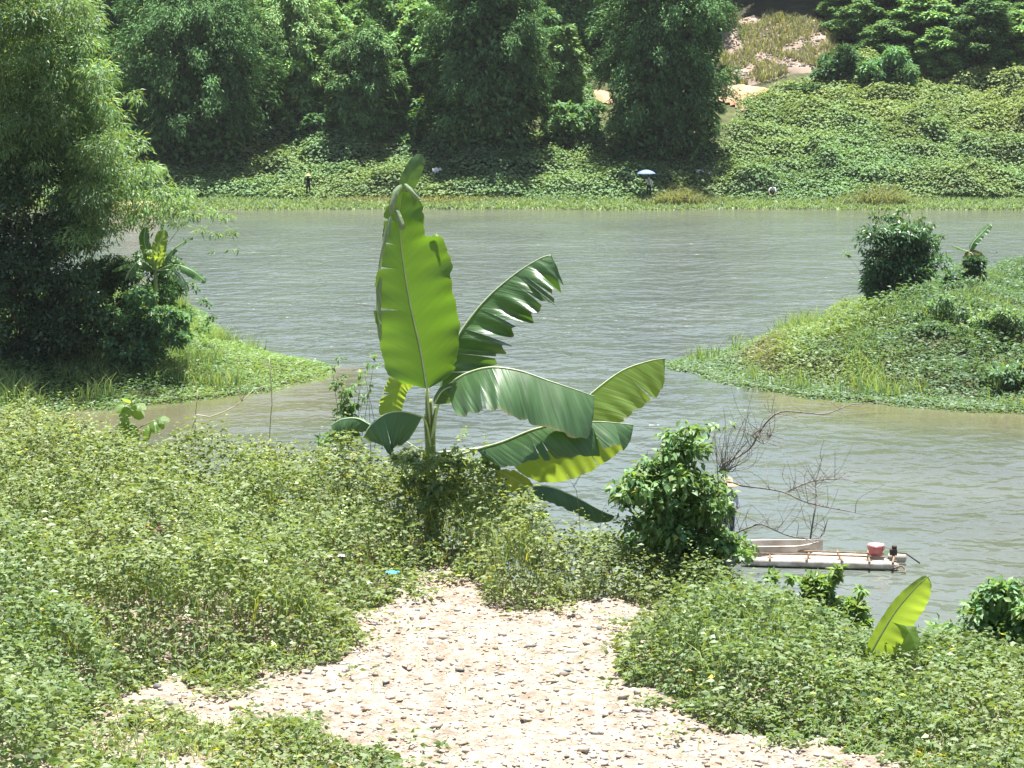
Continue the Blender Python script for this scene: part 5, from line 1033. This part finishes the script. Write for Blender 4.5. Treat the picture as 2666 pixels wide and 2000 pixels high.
# ------------------------------------------------------------------ people
def flat_mat(name, c, rough=0.8): return noise_mat(name, [k * 0.85 for k in c], [min(1, k * 1.1) for k in c], 12, rough, 0.15, 60)
M['skin'] = flat_mat('skin', (0.36, 0.21, 0.14), 0.55); M['hair'] = flat_mat('hair', (0.015, 0.012, 0.01), 0.5); M['black_cloth'] = flat_mat('black_cloth', (0.012, 0.013, 0.017))
M['white_cloth'] = flat_mat('white_cloth', (0.70, 0.70, 0.72)); M['grey_cloth'] = flat_mat('grey_cloth', (0.40, 0.43, 0.50)); M['navy_cloth'] = flat_mat('navy_cloth', (0.03, 0.045, 0.09)); M['dark_cloth'] = flat_mat('dark_cloth', (0.02, 0.022, 0.03))
M['straw'] = flat_mat('straw', (0.52, 0.40, 0.25)); M['blue_nylon'] = flat_mat('blue_nylon', (0.20, 0.29, 0.45), 0.4); M['shoe'] = flat_mat('shoe', (0.03, 0.028, 0.025))
STAND = dict(pelvis=(0, 0, .95), waist=(0, 0, 1.08), chest=(0, .01, 1.28), neck=(0, 0, 1.46), head=(0, -.02, 1.56), top=(0, -.02, 1.68),
             shL=(.17, 0, 1.40), elL=(.25, .02, 1.14), wrL=(.25, -.06, .92), shR=(-.17, 0, 1.40), elR=(-.25, .02, 1.14), wrR=(-.25, -.06, .92),
             hipL=(.09, 0, .90), knL=(.11, -.01, .50), anL=(.13, .02, .09), toL=(.15, -.14, .035), hipR=(-.09, 0, .90), knR=(-.11, -.01, .50), anR=(-.13, .02, .09), toR=(-.15, -.14, .035))
RAD = dict(pelvis=(.155, .11), waist=(.135, .10), chest=(.165, .11), neck=(.055, .058), head=(.082, .098), top=(.055, .065), sh=(.062, .062), el=(.044, .044), wr=(.030, .026), hip=(.092, .092), kn=(.062, .062), an=(.042, .045), to=(.038, .03))
BONES = [('pelvis', 'waist', 'shirt'), ('waist', 'chest', 'shirt'), ('chest', 'neck', 'shirt'), ('neck', 'head', 'skin'), ('head', 'top', 'hair')]
for q in 'LR':
    BONES += [('chest', 'sh' + q, 'shirt'), ('sh' + q, 'el' + q, 'sleeve'), ('el' + q, 'wr' + q, 'fore'), ('pelvis', 'hip' + q, 'legs'), ('hip' + q, 'kn' + q, 'legs'), ('kn' + q, 'an' + q, 'legs'), ('an' + q, 'to' + q, 'shoe')]
def person(loc, rotz, label, cloth, pose={}, scale=1.0):
    J = dict(STAND); J.update(pose); names = list(J); bones = list(BONES); J2 = {k: np.array(v, float) for k, v in J.items()}; rad = {}
    for k in names: rad[k] = RAD.get(k, RAD.get(k[:-1]))
    for q, sg in (('L', 1), ('R', -1)):      # palm, four fingers and a thumb
        d = unit((J2['wr' + q] - J2['el' + q])[None])[0]; side = unit(np.cross(d, [0.2, 1, 0.1])[None])[0]; curl = unit((np.cross(side, d))[None])[0]
        pm = 'pa' + q; J2[pm] = J2['wr' + q] + d * 0.075; rad[pm] = (.032, .018); names.append(pm); bones.append(('wr' + q, pm, 'skin'))
        for i, (o, l) in enumerate([(-.030, .060), (-.010, .072), (.010, .068), (.030, .052)]):
            a, b, c = f'f{q}{i}a', f'f{q}{i}b', f'f{q}{i}c'
            J2[a] = J2[pm] + d * .02 + side * o; J2[b] = J2[a] + d * l * .6 + curl * .012; J2[c] = J2[b] + d * l * .4 + curl * .028
            for n_, r_ in ((a, .010), (b, .0085), (c, .007)): rad[n_] = (r_, r_); names.append(n_)
            bones += [(pm, a, 'skin'), (a, b, 'skin'), (b, c, 'skin')]
        a, b = f't{q}a', f't{q}b'; J2[a] = J2['wr' + q] + d * .035 - side * .04; J2[b] = J2[a] + d * .045 - side * .012 + curl * .02; rad[a] = rad[b] = (.010, .009); names += [a, b]; bones += [('wr' + q, a, 'skin'), (a, b, 'skin')]
    me = bpy.data.meshes.new('body'); ix = {k: i for i, k in enumerate(names)}
    me.from_pydata([tuple(J2[k]) for k in names], [(ix[a], ix[b]) for a, b, _ in bones], [])
    tmp = bpy.data.objects.new('body', me); COL.objects.link(tmp)
    sk = tmp.modifiers.new('skin', 'SKIN'); sk.use_smooth_shade = True; ss_ = tmp.modifiers.new('sub', 'SUBSURF'); ss_.levels = 1; ss_.render_levels = 1
    for i, k in enumerate(names): me.skin_vertices[0].data[i].radius = rad[k]; me.skin_vertices[0].data[i].use_root = (k == 'pelvis')
    dg = bpy.context.evaluated_depsgraph_get(); dg.update(); bm_ = bpy.data.meshes.new_from_object(tmp.evaluated_get(dg))
    bpy.data.objects.remove(tmp); bpy.data.meshes.remove(me)
    t = thing('person', loc, label, 'person'); t.rotation_euler = (0, 0, rotz); t.scale = (scale,) * 3
    bm_.name = 'body'; bm_.materials.clear(); zones = ['skin', 'hair', 'shirt', 'sleeve', 'fore', 'legs', 'shoe']
    for z in zones: bm_.materials.append(M[{'skin': 'skin', 'hair': 'hair', 'shoe': 'shoe'}.get(z) or cloth[z]])
    A = np.array([J2[a] for a, b, _ in bones]); B = np.array([J2[b] for a, b, _ in bones])
    zi = np.array([zones.index(z) for _, _, z in bones]); br = np.array([max(rad[a][0], rad[b][0]) for a, b, _ in bones])
    for p in bm_.polygons:
        c = np.array(p.center); tt = np.clip(((c - A) * (B - A)).sum(1) / np.maximum(((B - A) ** 2).sum(1), 1e-9), 0, 1); dd = np.linalg.norm(c - A - (B - A) * tt[:, None], axis=1) / br
        k = int(np.argmin(dd)); z = zi[k]
        if bones[k][0] == 'head' and c[1] < J2['head'][1] - 0.035 and c[2] < J2['head'][2] + 0.07: z = 0
        if bones[k][1] == 'waist' and c[2] < J2['pelvis'][2] + 0.02 and abs(J2['pelvis'][2] - .95) < .01: z = zones.index('legs')
        p.material_index = int(z); p.use_smooth = True
    bo = bpy.data.objects.new('body', bm_); COL.objects.link(bo); bo.parent = t
    # face: eyes, nose, mouth, ears
    h = J2['head']
    def bit(name, c, s, m):
        V, Fa = ico_verts(); me_ = bpy.data.meshes.new(name); me_.from_pydata((V * np.array(s) + c).tolist(), [], Fa.tolist()); me_.materials.append(M[m]); ob = bpy.data.objects.new(name, me_); COL.objects.link(ob); ob.parent = t
    for sg in (-1, 1): bit('eye', h + [sg * .032, -.088, .015], (.012, .008, .008), 'hair'); bit('ear', h + [sg * .082, .0, .0], (.012, .022, .03), 'skin')
    bit('nose', h + [0, -.100, -.012], (.013, .018, .022), 'skin'); bit('mouth', h + [0, -.086, -.05], (.024, .010, .006), 'black_cloth')
    return t, J2
def child_mesh(name, v, f, mat, t, smooth=True):
    me = bpy.data.meshes.new(name); me.from_pydata(np.asarray(v).tolist(), [], [tuple(int(i) for i in q) for q in f]); me.materials.append(mat)
    if smooth: me.polygons.foreach_set('use_smooth', np.ones(len(me.polygons), bool))
    o = bpy.data.objects.new(name, me); COL.objects.link(o); o.parent = t; return o
def straw_hat(t, h): child_mesh('hat', *lathe([(0.25, .045), (0.252, .055), (0.17, .10), (0.115, .12), (0.105, .20), (0.06, .23), (0.005, .235)], h, 20), M['straw'], t)
def on_ground(u, v, y):
    p = P(u, v, y); p[2] = float(ground_z(p[0], p[1])); return p
t, J = person(on_ground(803, 506, 162.6), 0.1, 'person in black clothes and a pale straw hat standing on the far bank grass', dict(shirt='black_cloth', sleeve='black_cloth', fore='black_cloth', legs='dark_cloth'), dict(elL=(.29, .03, 1.17), wrL=(.20, -.12, 1.02), elR=(-.29, .03, 1.17), wrR=(-.20, -.12, 1.02)))
straw_hat(t, J['head'])
up_ = on_ground(1689, 510, 161.9)
t, J = person(up_, 0.05, 'person in a white open shirt standing under a blue umbrella on the far bank', dict(shirt='white_cloth', sleeve='white_cloth', fore='white_cloth', legs='black_cloth'), dict(elR=(-.26, -.10, 1.18), wrR=(-.15, -.22, 1.34)))
child_mesh('undershirt', *rot_box((0, -.113, 1.20), .07, .03, .40, (1, 0)), M['black_cloth'], t, False)
hand = up_ + [-.15, -.25, 1.34]
um = thing('umbrella', up_ + [-.15, -.25, 1.28], 'open pale blue umbrella held over the person in the white shirt', 'umbrella')
seg = 8; prof = [(0.0, .30), (.22, .275), (.45, .20), (.62, .10), (.70, .02)]; V_ = []; Fh = []
top = hand + np.array([-.06, .1, .50])
for i, (r_, z_) in enumerate(prof):
    for j in range(seg * 2):
        a = j * math.pi / seg; rr = r_ * (1 - 0.06 * (j % 2) * (i / 4)); V_.append(top + [rr * math.cos(a), rr * math.sin(a), z_ - 0.02 * (j % 2) * (i / 4)])
for i in range(len(prof) - 1):
    for j in range(seg * 2): k = (j + 1) % (seg * 2); Fh.append((i * seg * 2 + j, i * seg * 2 + k, (i + 1) * seg * 2 + k, (i + 1) * seg * 2 + j))
mesh_obj('canopy', np.array(V_), Fh, M['blue_nylon'], um)
mesh_obj('shaft', *tube_data(np.array([hand + [0, 0, -.12], (hand + top) / 2 + [0, 0, .1], top + [0, 0, .36]]), 0.008, 6), M['dark_metal'], um, smooth=True)
mesh_obj('handle', *tube_data(np.array([hand + [0, 0, -.02], hand + [0, 0, -.12], hand + [.02, 0, -.15], hand + [.05, 0, -.13]]), 0.012, 6), M['dark_metal'], um, smooth=True)
for j in range(seg):
    a = j * 2 * math.pi / seg; mesh_obj('rib', *tube_data(np.array([top + [r_ * math.cos(a) * .98, r_ * math.sin(a) * .98, z_ - .012] for r_, z_ in prof]), 0.004, 4), M['dark_metal'], um, smooth=True)
SQ = dict(pelvis=(0, .12, .30), waist=(0, .08, .42), chest=(0, -.02, .60), neck=(0, -.12, .74), head=(0, -.19, .82), top=(0, -.21, .94), shL=(.17, -.06, .70), elL=(.26, -.26, .48), wrL=(.20, -.42, .26), shR=(-.17, -.06, .70), elR=(-.26, -.26, .48), wrR=(-.20, -.42, .26),
          hipL=(.10, .10, .27), knL=(.20, -.24, .45), anL=(.16, .0, .09), toL=(.19, -.16, .035), hipR=(-.10, .10, .27), knR=(-.20, -.24, .45), anR=(-.16, .0, .09), toR=(-.19, -.16, .035))
t, J = person(on_ground(2012, 504, 162.8), -0.25, 'person in white sleeves and dark trousers crouching at the far waterside', dict(shirt='white_cloth', sleeve='white_cloth', fore='skin', legs='black_cloth'), SQ)
# the one by the raft, half hidden by the vine bush
pz = lerp(fa, fb, -0.17) * [1, 1, 0]; pz[2] = 0.13
t, J = person(pz, -0.5, 'person in straw hat, pale shirt and blue trousers in the foam boat', dict(shirt='grey_cloth', sleeve='grey_cloth', fore='skin', legs='navy_cloth'), dict(elL=(.27, -.04, 1.15), wrL=(.20, -.22, 1.04), head=(0, -.04, 1.55), top=(0, -.05, 1.67)), 1.05)
straw_hat(t, J['head'])

# ------------------------------------------------------------------ litter
M['blue_plastic'] = flat_mat('blue_plastic', (0.08, 0.42, 0.62), 0.4); M['white_plastic'] = flat_mat('white_plastic', (0.62, 0.62, 0.60), 0.45)
def scrap(name, p, size, mat, label, cat, seed, up=0.5):
    r = np.random.default_rng(seed); n_ = 9; g = np.linspace(-1, 1, n_); X, Y = np.meshgrid(g, g); rr = np.hypot(X, Y); k = 1 / np.maximum(1, rr * (1 + 0.25 * np.sin(3 * np.arctan2(Y, X) + seed)))
    Z = up * (0.45 * np.exp(-rr ** 2 * 1.2) + 0.5 * (noise(X, Y, 0.35, seed) - 0.3) + 0.15 * r.normal(0, .6, X.shape))
    v = np.stack([X * k, Y * k * 0.8, Z], -1).reshape(-1, 3) * size; ii = np.arange(n_ * n_).reshape(n_, n_); q = np.stack([ii[:-1, :-1], ii[:-1, 1:], ii[1:, 1:], ii[1:, :-1]], -1).reshape(-1, 4)
    o = mesh_obj(name, v, None, mat, quads=q); o.location = tuple(p); tag(o, label, cat); return o
for (u, v, y_, sz_, m_, lab, sd0) in [(1022, 1492, 16.7, 0.055, 'blue_plastic', 'crumpled bright blue plastic scrap lying where the weeds meet the gravel', 3), (885, 1448, 16.9, 0.04, 'white_plastic', 'white plastic scrap caught in the weeds', 5), (962, 1518, 16.5, 0.022, 'white_plastic', 'tiny white scrap in the weeds beside the blue one', 6)]:
    p = P(u, v, y_); p[2] = max(p[2], float(fore_z(p[0], p[1]) + fore_h(np.array([p[0]]), np.array([p[1]]))[0])) ; scrap('plastic_scrap', p, sz_, M[m_], lab, 'litter', sd0)
for (u, v, y_, sz_, lab, sd0) in [(1140, 465, 166.5, 0.42, 'white plastic bag lying in the creepers beyond the tall banana leaf', 8), (1825, 466, 166.0, 0.40, 'pale plastic sack leaning in the creepers below the bamboo', 9), (1852, 468, 166.0, 0.32, 'round pale bundle beside the leaning sack on the far bank', 10)]:
    p = P(u, v, y_); p[2] = float(ground_z(p[0], p[1])) + 0.55; scrap('plastic_bag', p, sz_, M['white_plastic'], lab, 'bag', sd0, up=1.4)

# ------------------------------------------------------------------ haze: humid air over the river
HAZE = 0.0001
hv = np.array([[x_, y_, z_] for z_ in (-3.6, 46.0) for y_ in (-90.0, 905.0) for x_ in (-810.0, 810.0)])
hm_ = bpy.data.materials.new('humid_air'); hm_.use_nodes = True; hn = hm_.node_tree.nodes; hn.clear()
ho_ = hn.new('ShaderNodeOutputMaterial'); pv = hn.new('ShaderNodeVolumePrincipled'); pv.inputs['Color'].default_value = (0.93, 0.96, 1.0, 1); pv.inputs['Density'].default_value = HAZE; pv.inputs['Anisotropy'].default_value = 0.0
hm_.node_tree.links.new(pv.outputs[0], ho_.inputs['Volume'])
hz_ = mesh_obj('haze', hv, [(0, 2, 3, 1), (4, 5, 7, 6), (0, 1, 5, 4), (2, 6, 7, 3), (0, 4, 6, 2), (1, 3, 7, 5)], hm_); tag(hz_, 'thin humid haze over the river', 'haze', kind='stuff')
